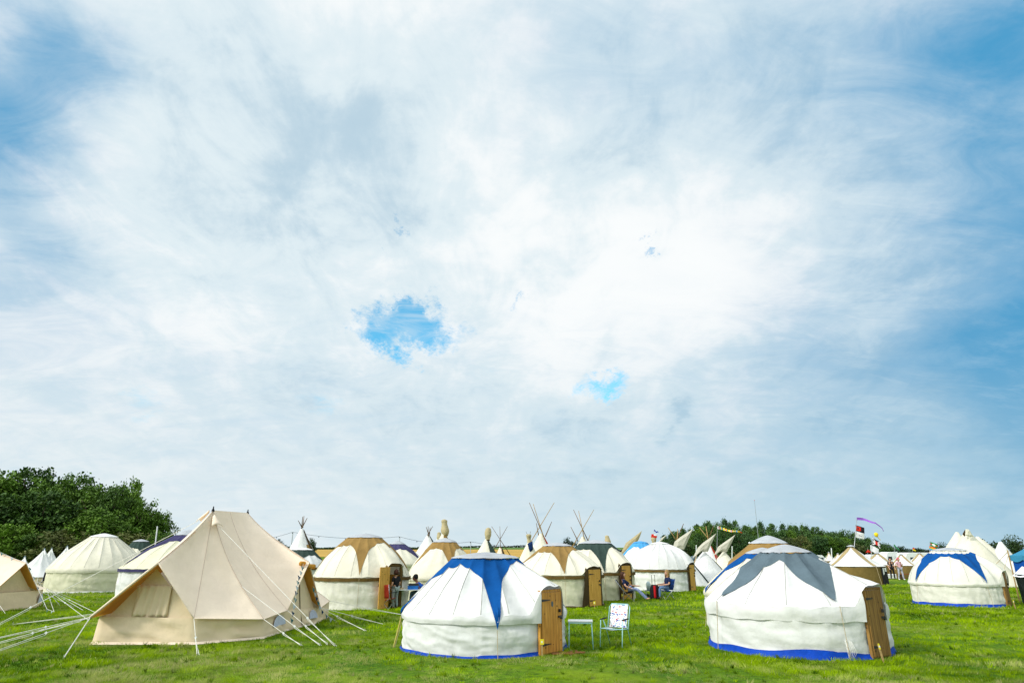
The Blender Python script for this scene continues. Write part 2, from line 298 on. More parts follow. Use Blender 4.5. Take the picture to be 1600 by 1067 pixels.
# ------------------------------------------------------------------ grass blades
def vnoise(x, y, s, seed):
    rs = np.random.RandomState(seed); tab = rs.rand(256, 256); X = x/s; Y = y/s
    xi = np.floor(X).astype(int); yi = np.floor(Y).astype(int); fx = X-xi; fy = Y-yi; fx = fx*fx*(3-2*fx); fy = fy*fy*(3-2*fy)
    a = tab[xi % 256, yi % 256]; b = tab[(xi+1) % 256, yi % 256]; c = tab[xi % 256, (yi+1) % 256]; d = tab[(xi+1) % 256, (yi+1) % 256]
    return (a*(1-fx)+b*fx)*(1-fy)+(c*(1-fx)+d*fx)*fy
def grass():
    rs = np.random.RandomState(4)
    V = []; T = []
    for (y0, y1, dens, hh, ww) in ((10.6, 14, 1500, .045, .011), (14, 19, 900, .055, .014), (19, 28, 420, .065, .022), (28, 48, 130, .085, .04)):
        area = .88*(y1*y1-y0*y0); n = int(area*dens)
        y = np.sqrt(rs.rand(n)*(y1*y1-y0*y0)+y0*y0); x = (rs.rand(n)*2-1)*.88*y
        cl = vnoise(x+500, y+500, .22, 1); c2 = vnoise(x+500, y+500, .75, 2); c3 = vnoise(x+500, y+500, 2.6, 3); dry = vnoise(x+500, y+500, .5, 7)*.6+vnoise(x+500, y+500, 3.1, 9)*.5
        keep = rs.rand(n) < .12+1.0*cl; x, y, cl, c2, c3, dry = [a[keep] for a in (x, y, cl, c2, c3, dry)]; n = len(x)
        h = hh*(.25+1.9*(cl**1.5)*c2+.35*rs.rand(n)); an = rs.rand(n)*2*np.pi; wd = ww*(.6+.8*rs.rand(n))
        la = vnoise(x+500, y+500, .9, 5)*9+rs.randn(n)*.7; ln = h*(.4+.9*rs.rand(n))
        bx = np.cos(an)*wd/2; by = np.sin(an)*wd/2
        z0 = np.zeros(n)-.015
        v = np.stack([np.stack([x-bx, y-by, z0], 1), np.stack([x+bx, y+by, z0], 1), np.stack([x+np.cos(la)*ln, y+np.sin(la)*ln, h], 1)], 1).reshape(-1, 3)
        t = np.clip(-.18+.6*c3+.95*cl*c2*1.5+.35*(rs.rand(n)-.5), 0, 1); near = np.clip((16.5-y)/5, 0, 1)
        d = np.clip((dry-.62+near*.16)*3.2, 0, 1)*(.4+.6*rs.rand(n)); d = np.maximum(d, (rs.rand(n) < .025)*.9)
        V.append(v); T.append(np.repeat(np.stack([t, d, rs.rand(n), np.ones(n)], 1), 3, 0))
    nc = 5200; y = np.sqrt(rs.rand(nc)*(26*26-112)+112); x = (rs.rand(nc)*2-1)*.88*y; pt = vnoise(x+500, y+500, 1.7, 11); kk = rs.rand(nc) < pt*1.1-.15; x, y = x[kk], y[kk]; nc = len(x); nb = 16
    x = np.repeat(x, nb)+rs.randn(nc*nb)*.022; y = np.repeat(y, nb)+rs.randn(nc*nb)*.022; n = nc*nb; hl = np.repeat(.05+.07*rs.rand(nc), nb)*(.5+.6*rs.rand(n)); an = rs.rand(n)*6.283; la = np.repeat(rs.rand(nc)*6.283, nb)+rs.randn(n)*1.0; wd = .006+.006*rs.rand(n); ln = hl*(.3+.9*rs.rand(n)); z0 = np.zeros(n)-.01
    v = np.stack([np.stack([x-np.cos(an)*wd, y-np.sin(an)*wd, z0], 1), np.stack([x+np.cos(an)*wd, y+np.sin(an)*wd, z0], 1), np.stack([x+np.cos(la)*ln, y+np.sin(la)*ln, hl], 1)], 1).reshape(-1, 3)
    dr = np.repeat((rs.rand(nc) < .3)*.8*rs.rand(nc), nb)
    V.append(v); T.append(np.repeat(np.stack([np.repeat(rs.rand(nc), nb)*.9, dr, rs.rand(n), np.ones(n)], 1), 3, 0))
    V = np.concatenate(V).astype(np.float32); T = np.concatenate(T).astype(np.float32); nv = len(V); nf = nv//3
    me = bpy.data.meshes.new('grass'); me.vertices.add(nv); me.vertices.foreach_set('co', V.ravel()); me.loops.add(nv); me.loops.foreach_set('vertex_index', np.arange(nv, dtype=np.int32))
    me.polygons.add(nf); me.polygons.foreach_set('loop_start', np.arange(0, nv, 3, dtype=np.int32)); me.polygons.foreach_set('loop_total', np.full(nf, 3, dtype=np.int32)); me.update(calc_edges=True)
    at = me.attributes.new('tint', 'FLOAT_COLOR', 'POINT'); at.data.foreach_set('color', T.ravel())
    m = bpy.data.materials.new('grass_blades'); m.use_nodes = True; t = m.node_tree; ns = t.nodes; b = ns['Principled BSDF']
    a = ns.new('ShaderNodeAttribute'); a.attribute_name = 'tint'; s = ns.new('ShaderNodeSeparateColor'); t.links.new(a.outputs['Color'], s.inputs[0])
    def mix(f, c1, c2):
        x = ns.new('ShaderNodeMix'); x.data_type = 'RGBA'; t.links.new(f, x.inputs[0])
        for i, c in ((6, c1), (7, c2)):
            if isinstance(c, tuple): x.inputs[i].default_value = (*c, 1)
            else: t.links.new(c, x.inputs[i])
        return x.outputs[2]
    c = mix(s.outputs[0], (.028, .088, .002), (.34, .49, .004)); c = mix(s.outputs[1], c, (.50, .48, .20))
    t.links.new(c, b.inputs['Base Color']); b.inputs['Roughness'].default_value = .8; b.inputs['Specular IOR Level'].default_value = .05
    tr = ns.new('ShaderNodeBsdfTranslucent'); t.links.new(c, tr.inputs[0]); ms = ns.new('ShaderNodeMixShader'); ms.inputs[0].default_value = .35
    t.links.new(b.outputs[0], ms.inputs[1]); t.links.new(tr.outputs[0], ms.inputs[2]); t.links.new(ms.outputs[0], ns['Material Output'].inputs[0])
    me.materials.append(m); o = bpy.data.objects.new('grass', me); COL.objects.link(o); print('grass', nf)
    return tag(o, 'short bright green meadow grass with pale dry tufts in the foreground', 'grass', kind='stuff')
grass()

# ------------------------------------------------------------------ trees
def leaf_crown(name, seed, kind, n_cl, n_leaf, size, mats):
    """unit-height crown: radius about 0.35-0.5, many leaf clumps"""
    rs = np.random.RandomState(seed); V = []
    cs = []
    for _ in range(n_cl):
        if kind == 'round':
            d = rs.randn(3); d /= np.linalg.norm(d); r = rs.rand()**.42
            c = d*r*np.array([.42, .42, .44])+np.array([0, 0, .54]); k = 1
            c[:2] *= 1+.25*math.sin(3*math.atan2(d[1], d[0])+seed)+.12*rs.randn()
        elif kind == 'pine':
            z = rs.rand()**.8; r = (.34*(1-z)**.6+.03)*(.55+.45*min(1, z*4))*rs.rand()**.4; a = rs.rand()*6.283
            c = np.array([r*math.cos(a), r*math.sin(a), .10+.9*z])
        else:
            d = rs.randn(3); d /= np.linalg.norm(d); r = rs.rand()**.4
            c = d*r*np.array([.6, .6, .42])+np.array([0, 0, .46])
        cs.append(c)
    for c in cs:
        p = c+rs.randn(n_leaf, 3)*size*1.9*np.array([1, 1, .7])
        q = rs.randn(n_leaf, 3); q[:, 2] = np.abs(q[:, 2])+.4; q /= np.linalg.norm(q, axis=1)[:, None]
        a = np.cross(q, rs.randn(n_leaf, 3)); a /= np.linalg.norm(a, axis=1)[:, None]; b = np.cross(q, a); s = size*(.5+rs.rand(n_leaf, 1))
        V.append(np.stack([p-a*s, p-b*s*.6, p+a*s, p+b*s*.6], 1).reshape(-1, 3))
    V = np.concatenate(V); V[:, 2] = np.maximum(V[:, 2], .015)
    nv = len(V); me = bpy.data.meshes.new(name); me.vertices.add(nv); me.vertices.foreach_set('co', V.astype(np.float32).ravel()); me.loops.add(nv)
    me.loops.foreach_set('vertex_index', np.arange(nv, dtype=np.int32)); me.polygons.add(nv//4); me.polygons.foreach_set('loop_start', np.arange(0, nv, 4, dtype=np.int32)); me.polygons.foreach_set('loop_total', np.full(nv//4, 4, dtype=np.int32)); me.update(calc_edges=True)
    me.materials.append(mats); return me
def trunk_mesh(seed, mt):
    rnd = random.Random(seed); b = MB(); b.tube([(0, 0, -.01), (.01, 0, .2), (0, .01, .45), (.01, 0, .75)], .03, 8, r1=.008)
    for i in range(7):
        a = rnd.random()*6.283; z = .2+.07*i; l = .22; b.tube([(0, 0, z), (l*.5*math.cos(a), l*.5*math.sin(a), z+.09), (l*math.cos(a), l*math.sin(a), z+.22)], .012, 5, r1=.004)
    o = b.build('trunk', mt, smooth=True); me = o.data; bpy.data.objects.remove(o); return me
def leafmat(name, dark, light):
    m = bpy.data.materials.new(name); m.use_nodes = True; t = m.node_tree; ns = t.nodes; b = ns['Principled BSDF']
    oi = ns.new('ShaderNodeObjectInfo'); g_ = ns.new('ShaderNodeNewGeometry'); nz = ns.new('ShaderNodeTexNoise'); nz.inputs['Scale'].default_value = .7; nz.inputs['Detail'].default_value = 6; nz.inputs['Roughness'].default_value = .75; t.links.new(g_.outputs['Position'], nz.inputs['Vector'])
    ad = ns.new('ShaderNodeMath'); ad.operation = 'MULTIPLY_ADD'; t.links.new(oi.outputs['Random'], ad.inputs[0]); ad.inputs[1].default_value = .35; t.links.new(nz.outputs['Fac'], ad.inputs[2])
    mr = ns.new('ShaderNodeMapRange'); mr.inputs[1].default_value = .42; mr.inputs[2].default_value = .95; t.links.new(ad.outputs[0], mr.inputs[0])
    x = ns.new('ShaderNodeMix'); x.data_type = 'RGBA'; t.links.new(mr.outputs[0], x.inputs[0]); x.inputs[6].default_value = (*dark, 1); x.inputs[7].default_value = (*light, 1)
    t.links.new(x.outputs[2], b.inputs['Base Color']); b.inputs['Roughness'].default_value = .65; b.inputs['Specular IOR Level'].default_value = .2; return m
LEAF = leafmat('broadleaf_foliage', (.02, .055, .010), (.13, .24, .018)); PINE = leafmat('pine_foliage', (.025, .065, .022), (.10, .19, .04)); OLIVE = leafmat('olive_foliage', (.035, .055, .022), (.12, .135, .03)); BUSHM = leafmat('far_foliage', (.012, .032, .014), (.04, .075, .02))
BARK = mat('bark', (.09, .065, .045), .9, .25, 3)
TRK = [trunk_mesh(i, BARK) for i in range(3)]
CR_R = [leaf_crown('crown', 10+i, 'round', 260, 42, .020, LEAF) for i in range(4)]
CR_P = [leaf_crown('crown', 30+i, 'pine', 110, 22, .026, PINE) for i in range(3)]
CR_F = [leaf_crown('crown', 40+i, 'round', 90, 26, .034, BUSHM) for i in range(3)]
CR_O = [leaf_crown('crown', 50+i, 'bush', 130, 36, .026, OLIVE) for i in range(2)]
CR_PR = [leaf_crown('crown', 60+i, 'round', 110, 24, .030, PINE) for i in range(2)]
def tree(name, px, top, Y, wpx, crowns, label, group, seed, base=0.0):
    rnd = random.Random(seed); h = zat(top, Y)-base; loc = (XX(px, Y, 2), Y, base)
    t = thing(name, label, 'tree', loc, rnd.random()*6.28, group)
    wd = wpx/F*depth(Y, 2)/.9
    for nm, me in (('trunk', TRK[seed % 3]), ('crown', crowns[seed % len(crowns)])):
        o = bpy.data.objects.new(nm, me); COL.objects.link(o); o.parent = t; o.scale = (wd, wd, h) if nm == 'crown' else (h, h, h)
    return t
WL = ['first broadleaf tree from the left edge of the dark wood', 'tall dense tree second in the wood on the left', 'wide dark tree above the small white bell tents', 'broadleaf tree rising above the low olive bush', 'dark tree with thick crown behind the pale cream yurt', 'tree behind the crown of the pale cream yurt', 'tallest tree with pointed top near the right end of the wood', 'sloping tree at the right end of the left wood', 'last and lowest broadleaf tree at the right end of the left wood',
      'dark tree filling the gap behind the small bell tents', 'tree deep in the wood on the far left', 'tree deep in the wood behind the cream yurt']
for i, (px, top, Y, wp) in enumerate([(-25, 726, 82, 120), (28, 728, 86, 100), (72, 742, 80, 90), (104, 735, 84, 80), (140, 752, 80, 80), (165, 758, 78, 70), (186, 744, 84, 52), (212, 776, 80, 62), (240, 796, 82, 52), (50, 765, 74, 110), (0, 770, 73, 100), (150, 790, 73, 100)]):
    tree('broadleaf_tree', px, top, Y, wp, CR_R, WL[i], 'trees of the wood on the left', i)
BL = ['low olive bush in front of the wood above the bell tents', 'round bush in front of the wood at the left edge', 'low bush before the wood to the left of the cream yurt', 'low bush right of the cream yurt before the wood', 'small dark bush at the right foot of the wood']
for i, (px, top, wp, cr) in enumerate([(92, 820, 80, CR_O), (12, 815, 90, CR_R), (48, 832, 60, CR_R), (205, 822, 80, CR_O), (246, 826, 46, CR_R)]):
    tree('bush', px, top, 69, wp, cr, BL[i], 'bushes before the left wood', 3+i)
random.seed(5)
def placeword(px):
    marks = [(1045, 'above the white yurt with the brown belt'), (1085, 'above the smoke flaps of the pale tipis'), (1120, 'above the orange striped tipi'), (1150, 'behind the dragon windsock'), (1187, 'beside the thin radio mast'), (1215, 'behind the tan yurt crown'), (1255, 'just right of the tan yurt crown'), (1290, 'left of the khaki pavilion tent'), (1320, 'above the khaki pavilion tent'), (1345, 'behind the red, black and white flag'), (1370, 'behind the black cross flag')]
    return min(marks, key=lambda m: abs(m[0]-px))[1]
def woodtop(px):
    pts = [(1030, 850), (1045, 833), (1075, 830), (1090, 821), (1115, 813), (1150, 817), (1190, 820), (1225, 822), (1250, 819), (1275, 825), (1300, 827), (1330, 831), (1355, 842), (1385, 852)]
    for (a, b), (c, d) in zip(pts, pts[1:]):
        if a <= px <= c: return b+(d-b)*(px-a)/(c-a)
    return 850
k = 0; ordw = ['front', 'middle', 'back']
for row, (Y, n, dy) in enumerate([(200, 22, 13), (222, 30, 5), (244, 34, 0)]):
    for i in range(n):
        px = 1036+(1385-1036)*(i+.5)/n+random.uniform(-4, 4)
        rndk = random.random(); pine = rndk < (.55 if row else .3)
        top = woodtop(px)+dy+random.uniform(-4, 5)
        lab = ('narrow pointed' if pine else 'round bushy')+' tree number %d from the left in the %s row of the far wood, ' % (i+1, ordw[row])+placeword(px)
        lab = ' '.join(lab.split()[:16])
        tree('pine_tree' if pine else 'round_tree', px, top, Y, random.uniform(24, 32) if pine else random.uniform(24, 34), CR_P if pine else (CR_PR+CR_R[:2] if row else CR_O+CR_PR+CR_R[2:]), lab, 'trees of the wood on the right', k); k += 1
FT = [(484, 839, 300, 20, 'small lone tree beside the tipi on the wheat field'), (434, 842, 300, 14, 'small tree peeping over the big sand tent roof'), (444, 850, 300, 16, 'low round tree right of the big sand tent ridge'), (887, 838, 160, 26, 'dark tree behind the crossed tipi poles above the yurts'), (903, 846, 165, 18, 'smaller dark tree beside the crossed tipi poles'),
      (1060, 840, 190, 30, 'rounded dark tree at the left end of the right wood'), (1390, 851, 260, 24, 'round tree right of the flags above the caravans'), (1410, 853, 280, 20, 'low round tree above the white caravan roof'), (1432, 855, 300, 22, 'low tree above the caravans left of the rainbow flag'), (1475, 846, 200, 18, 'pointed dark tree right of the rainbow flag'),
      (1485, 854, 240, 14, 'low dark tree left of the tall canvas tipis'), (1545, 842, 120, 36, 'dark tree between the tall canvas tipis'), (1588, 834, 110, 30, 'dark tree rising above the blue marquee roof'), (1446, 858, 400, 60, 'far bluish tree line behind the rainbow flag')]
for i, (px, top, Y, wp, lab) in enumerate(FT): tree('far_tree', px, top, Y, wp, CR_F, lab, 'scattered trees on the horizon', i)
def hedge(x0, x1, y, z, h, label):
    rs = np.random.RandomState(int(abs(x0))+3); n = int((x1-x0)*14); b = MB()
    for i in range(n):
        x = x0+(x1-x0)*rs.rand(); hh = h*(.55+.45*noise.noise(Vector((x*.05, 0, 0)))+.1*rs.rand()); p = Vector((x, y+rs.randn()*1.0, z+hh*rs.rand()))
        a = Vector(rs.randn(3)).normalized()*.7; c = Vector(rs.randn(3)).normalized()*.6; b.add([p-a, p-c, p+a, p+c], [(0, 1, 2, 3)])
    o = b.build('hedge', BUSHM); return tag(o, label, 'hedge', 'field hedges on the horizon')
hedge(-260, -70, 521, 3.9, 2.6, 'long dark field hedge above the wheat field'); hedge(-69, 60, 701, 6.4, 3.0, 'far hedge on the skyline behind the middle yurts'); hedge(62, 250, 701, 2.4, 4.0, 'far hedge on the skyline towards the right wood')
print('trees ok')

# ------------------------------------------------------------------ small shared builders
def peg(p, parent=None):
    b = MB(); b.tube([(p[0], p[1], -.02), (p[0], p[1], .07)], .008, 5); return b.build('peg', STEEL, parent)
def rope(parent, p0, p1, r=.0065, m=None, sag=0.0, name='guy_rope', slider=None):
    p0, p1 = Vector(p0), Vector(p1); pts = []
    for i in range(7):
        t = i/6; p = p0.lerp(p1, t); p.z -= sag*4*t*(1-t); pts.append(p)
    b = MB(); b.tube(pts, r, 4); o = b.build(name, m or ROPE, parent)
    if slider is not None:
        q = p0.lerp(p1, slider); s = MB(); s.box(q, (.05, .012, .05), Matrix.Rotation(.7, 3, 'Y')); s.build('slider', PLASTIC_W, o)
    return o
def doubled(parent, p0, p1, slider=.5, r=.007):
    rope(parent, p0, p1, r, slider=slider)
    q = Vector(p0).lerp(Vector(p1), slider); e = Vector(p1)+Vector((.05, 0, .0)); rope(parent, q+Vector((0, 0, -.04)), e, r*.8)

def door_at(parent, ang, rad, dw, dh, wm, surround=None, hinge_side=-1, swing=0.0, plaque=False, tagc=False, lean=0.0, wide=False):
    """door set radially at angle ang"""
    fr = bpy.data.objects.new('door_frame', None); 
    d = Vector((math.sin(ang), -math.cos(ang), 0)); rot = ang
    def place(o): o.location = d*rad; o.rotation_euler = (-lean, 0, rot)
    b = MB(); t = .05
    b.box((-dw/2-t/2, .01, dh/2), (t, .06, dh)); b.box((dw/2+t/2, .01, dh/2), (t, .06, dh)); b.box((0, .01, dh+t/2), (dw+2*t, .065, t)); b.box((0, .01, .015), (dw, .06, .03))
    place(b.build('door_frame', surround or wm, parent))
    if surround:
        wl = .42 if wide else .15
        for x0, x1, yb in ((-dw/2-t-.13, -dw/2-t+.01, .05), (dw/2+t-.01, dw/2+t+.13, .05)):
            b = MB(); b.grid(lambda u, v: Vector((x0+(x1-x0)*u-(wl-.15)*(1-u)*(1-v)**1.4*(x0 < 0), yb*abs(u-(0 if x0 > 0 else 1))-.02+.01*math.sin(v*9+u*3), v*(dh+.03))), 4, 10)
            place(b.build('door_border', surround, parent, True))
        b = MB(); b.grid(lambda u, v: Vector(((u-.5)*(dw+.34)*(1-.15*v), -.07+.10*v+.05*(2*abs(u-.5))**2, dh+.0+.05+v*.17*(1-1.6*abs(u-.5)**1.2)-.05*(1-v)*(2*abs(u-.5))**3)), 12, 5); o_ = b.build('door_hood', surround, parent, True); place(o_); m_ = o_.modifiers.new('s', 'SOLIDIFY'); m_.thickness = .015
    leaf = MB(); leaf.box((0, 0, dh/2+.01), (dw-.012, .035, dh-.03))
    o = leaf.build('door', wm, parent); bv = o.modifiers.new('bevel', 'BEVEL'); bv.width = .004
    if swing:
        hx = hinge_side*dw/2; ca, sa = math.cos(swing), math.sin(swing)
        ctr = Vector((hx-hinge_side*dw/2*ca, -dw/2*sa-.05, 0)); o.rotation_euler = (0, 0, rot-hinge_side*swing*-1)
        o.location = d*rad+Matrix.Rotation(rot, 3, 'Z') @ ctr
    else:
        o.location = d*(rad+.022); o.rotation_euler = (-lean, 0, rot)
    s = hinge_side
    for z in (.16*dh, .87*dh):
        hb = MB(); x0 = s*dw/2*.97; x1 = s*dw*.06
        hb.add([(x0, -.026, z+.028), (x1, -.026, z+.006), (x1, -.026, z-.006), (x0, -.026, z-.028), (x0, -.018, z+.028), (x1, -.018, z+.006), (x1, -.018, z-.006), (x0, -.018, z-.028)], [(0, 1, 2, 3), (4, 7, 6, 5), (0, 4, 5, 1), (1, 5, 6, 2), (2, 6, 7, 3), (3, 7, 4, 0)])
        hb.build('hinge', IRON, o)
    lb = MB(); lb.box((-s*dw*.40, -.03, dh*.58), (.13, .02, .045)); lb.box((-s*dw*.36, -.05, dh*.68), (.03, .05, .07)); lb.box((-s*dw*.47, -.035, dh*.55), (.05, .03, .03)); lb.build('latch', IRON, o)
    if plaque:
        pb = MB(); pb.lathe([(.0, 0), (.036, 0), (.036, .008), (0, .008)], 16); q = pb.build('plaque', SLATE, o); q.rotation_euler = (R_(90), 0, 0); q.location = (.02, -.018, dh*.80); q.scale = (1, 1.7, 1)
    return o

YURTS = {}; SEAMW = canvas('stitched_seam', (.56, .55, .50), .05)
def yurt(name, label, cx, front, hw_px, eave, top, crown, crw, roof, wall, star=None, legs=(), p=3.0, s0=.33, s1=1.0, band=None, door=None, dm=None, dwid=.72, dh=None, dhpx=None,
         skirt=None, val=.18, k=.17, NR=20, seed=0, surround=None, swing=0, plaque=False, cap=None, hi=True, facet=.05, ropes=True, gap=0.0, base_off=1.0, hinge=-1, openint=False, lean=0.0, wr=1.0):
    Yf = gy(front); Rr = 2.0
    for _ in range(6):
        Yc = Yf+Rr*base_off; Rr = hw_px/F*depth(Yc, .9)
    X = XX(cx, Yc, .9); he0 = zat(eave, Yc); ht = zat(top, Yc); hc = zat(crown, Yc-.2); rc = crw/F*depth(Yc, 2); bear = math.atan2(X, Yc)
    cal = math.cos(bear); Rr *= cal*.985
    T = thing('yurt', label, 'yurt', (X, Yc, 0), 0, 'yurts pitched on the meadow'); YURTS[name] = (T, Rr, X, Yc, he0)
    if dhpx: dh = zat(dhpx, Yc-Rr*.6)
    dh = dh or 1.35
    da = R_(door)-bear if door is not None else None
    def dd(th):
        return (th-da+math.pi) % (2*math.pi)-math.pi
    wid = (dwid/2+.17)/Rr
    def he(th):
        if da is None: return he0
        return he0+(dh+.13-he0)*math.exp(-(dd(th)/wid)**6)
    sd = seed*13.7
    def q(th): 
        f = (th*NR/(2*math.pi)) % 1.0; return 4*f*(1-f)
    def prof(s, th, off=0.0):
        h = he(th)
        if s <= 1:
            z = hc-(hc-h)*((1-k)*s+k*s**5); r = rc+(Rr*1.015-rc)*(s*(1-k*.35)+k*.35*(1-(1-s)**2))
            if da is not None: r += .10*math.exp(-(dd(th)/wid)**6)*s**4
            sg = math.sin(math.pi*min(1, s*.86+.1))
            z -= facet*q(th)*sg; r -= facet*.5*q(th)*sg
            n = noise.noise(Vector((math.sin(th)*Rr*1.3, math.cos(th)*Rr*1.3, s*2.2+sd)))*.03+noise.noise(Vector((math.sin(th)*Rr*4, math.cos(th)*Rr*4, s*9+sd)))*.008*wr*(.3+s)
            z += n; r += n*.5
            # gathers near the eave
            z += .012*wr*s**6*math.sin(th*NR*1.0+2*math.sin(th*5+sd)); z += off*.8; r += off*.6
        else:
            u = s-1; z = h*(1-u); r = Rr*(.99+.012*math.sin(math.pi*u))
            z = max(z, -.02)
            a = th*Rr
            hz_w, vt_w = (.55, .30) if name == 'A' else ((.28, .25) if name == 'B' else (.2, 1.0))
            n = noise.noise(Vector((a*1.1+z*1.6, z*3.4, sd)))*.035+(.17-abs(noise.noise(Vector((a*1.3-z*1.5, z*5.0+a*.8, sd+4)))))*.06*wr*hz_w
            n += (.17-abs(noise.noise(Vector((a*2.2+z*3.0, z*7.5-a, sd+8)))))*.028*wr*hz_w
            n += ((.17-abs(noise.noise(Vector((a*3.4+z*.8, z*.7, sd+5)))))*.07+(.17-abs(noise.noise(Vector((a*7-z*1.4, z*1.2, sd+6)))))*.03)*wr*vt_w
            n += (.17-abs(noise.noise(Vector((a*2.6+z*2.6, a*.7-z*.9, sd+2)))))*.035*wr
            n += .006*wr*math.sin(5.2*(a+z*.9)+3*noise.noise(Vector((a*.4, z, sd))))
            r += n*min(1, u*6)*min(1, (1-u)*5+.3)+off*1.2
            if u > .85 and skirt is None: r += .03*(u-.85)/.15
        return r, z
    def PT(s, th, off=0.0):
        r, z = prof(s, th, off); return Vector((r*math.sin(th), -r*math.cos(th), z))
    nu = NR*(10 if hi else 6); nv = 26 if hi else 14
    b = MB(); b.grid(lambda u, v: PT(v, u*2*math.pi), nu, nv, wrap=True); b.build('roof', roof, T, True)
    def skipdoor(u, v, e=-.01):
        if da is None: return False
        return abs(dd(u*2*math.pi))*Rr < dwid/2+e
    b = MB(); b.grid(lambda u, v: PT(1+v, u*2*math.pi), nu, 26 if hi else 10, skip=skipdoor, wrap=True); b.build('wall', wall, T, True)
    if val:
        def vf(u, v):
            th = u*2*math.pi; r, z = prof(1.0, th); zb = he0-val*(1+.035*math.sin(th*7+sd)+.03*math.sin(th*23)); zz = (z+.004)*(1-v)+zb*v; rr = r+.003+.022*math.sin(math.pi*min(1, v*1.1))+.016*v*noise.noise(Vector((th*Rr*3, zz*2, sd+9)))*wr+.006*wr*math.sin(6*th*Rr+9*zz)
            return Vector((rr*math.sin(th), -rr*math.cos(th), zz))
        b = MB(); b.grid(vf, nu, 5, skip=lambda u, v: skipdoor(u, v, .05), wrap=True); b.build('valance', roof, T, True)
    if band:
        bh, bd = (.13, .12) if isinstance(band, bpy.types.Material) else band[1:]; bmt = band if isinstance(band, bpy.types.Material) else band[0]
        def bf(u, v):
            th = u*2*math.pi; zz = he0-.06*0-bd*0-v*bh-.03+.006*math.sin(th*17); rr = Rr*1.015+.03+.01*noise.noise(Vector((th*Rr*4, zz*8, sd)))
            return Vector((rr*math.sin(th), -rr*math.cos(th), zz))
        b = MB(); b.grid(bf, nu, 2, skip=lambda u, v: da is not None and abs(dd(u*2*math.pi))*Rr < dwid/2+.02, wrap=True); b.build('band', bmt, T, True)
    if star:
        L_ = sorted([(R_(a)-bear) % (2*math.pi) for a in legs]); n = len(L_)
        def smax(th):
            th %= 2*math.pi
            for i in range(n):
                a = L_[i]; c = L_[(i+1) % n]; 
                if c <= a: c += 2*math.pi
                t = th if th >= a else th+2*math.pi
                if a <= t <= c:
                    ph = abs((t-(a+c)/2)/((c-a)/2)); return s0+(s1-s0)*(.75*ph**9+.25*ph**1.5 if p == 0 else ph**p)
            return s0
        angs = sorted(set([i/(nu)*2*math.pi for i in range(nu)]+[l+e for l in L_ for e in (0, .012, -.012, .03, -.03)])); na = len(angs)
        def sf(u, v):
            th = angs[int(round(u*na)) % na]; sm = smax(th); s = gap+(sm-gap)*v
            return PT(s, th, .014+.055*smooth01((s-.80)/.2))
        b = MB(); b.grid(sf, na, 18, wrap=True); b.build('star_canopy', star, T, True)
        if ropes:
            for a in L_:
                r1, z1 = prof(min(s1, 1.6), a, .03); 
                if s1 < 1: r1, z1 = prof(1.0, a, .03)
                dvec = Vector((math.sin(a), -math.cos(a), 0))
                rope(T, dvec*(r1+.02)+Vector((0, 0, z1)), dvec*(Rr+.16)+Vector((0, 0, .0)), .007, TROPE, name='tie_rope')
    if hi:
        b = MB()
        for i in range(NR):
            th = i*2*math.pi/NR; b.tube([PT(.04+.94*j/12, th, .004) for j in range(13)], .007, 4)
        b.build('roof_seams', SEAMW, T, True)
    # crown cover
    cm = cap or CAPG
    def cf(u, v):
        th = u*2*math.pi; f = (th*8/(2*math.pi)) % 1.0; r = rc*1.06*v+.001; z = ht-(ht-hc-.035)*(v**1.35)-.012*4*f*(1-f)*v
        if v > .95: z -= .02
        return Vector((r*math.sin(th), -r*math.cos(th), z))
    b = MB(); b.grid(cf, 48, 8, wrap=True); b.build('crown_cover', cm, T, True)
    if skirt:
        sh = {'A': .07, 'B': .15}.get(name, .11) if skirt is SHEET else .07
        def kf(u, v):
            th = u*2*math.pi; zz = sh*(1-v)*(1+.7*noise.noise(Vector((th*2.5, sd, 0)))) ; rr = Rr*1.0+.012+.05*v*v+.018*noise.noise(Vector((th*Rr*3, v*2, sd+2)))
            return Vector((rr*math.sin(th), -rr*math.cos(th), zz-.015))
        b = MB(); b.grid(kf, nu, 3, skip=skipdoor, wrap=True); b.build('groundsheet', skirt, T, True)
    if da is not None:
        door_at(T, da, Rr+.015, dwid, dh, dm or DOORY, surround, hinge, swing, plaque, lean=lean, wide=(name == 'G'))
        if openint:
            b = MB(); b.grid(lambda u, v: Vector(((Rr*.93)*math.sin(u*6.283), -(Rr*.93)*math.cos(u*6.283), v*(he0))), 40, 2, wrap=True, skip=lambda u, v: abs(dd(u*6.283)) < .5)
            b.build('painted_glow', OCHRE, T, True)  # added inner sheet, its ochre paints light coming through the yurt cloth
            for i in range(9):
                for sgn in (-1, 1):
                    x = -.9+i*.22; a0 = da; dv = Vector((math.sin(a0), -math.cos(a0), 0)); tv = Vector((math.cos(a0), math.sin(a0), 0)); c0 = dv*(-.2)
                    b = MB(); b.tube([c0+tv*(x-sgn*.35)+Vector((0, 0, .05)), c0+tv*(x+sgn*.35)+Vector((0, 0, he0))], .012, 4); b.build('lattice', DBROWN, T)
    return T
# A: front middle
yurt('A', 'white yurt with royal blue star roof and stained plank door, nearest the middle', 757, 1029, 127, 951, 862, 872, 50, WHITE, WHITEW, BLUE, (8, -84, 98, 188), 0, .12, 1.32, door=49, dm=DOORW, dwid=.78, dhpx=924, skirt=SHEET, val=.17, k=.07, NR=20, seed=1, facet=.075, wr=1.5, plaque=True, hinge=-1)
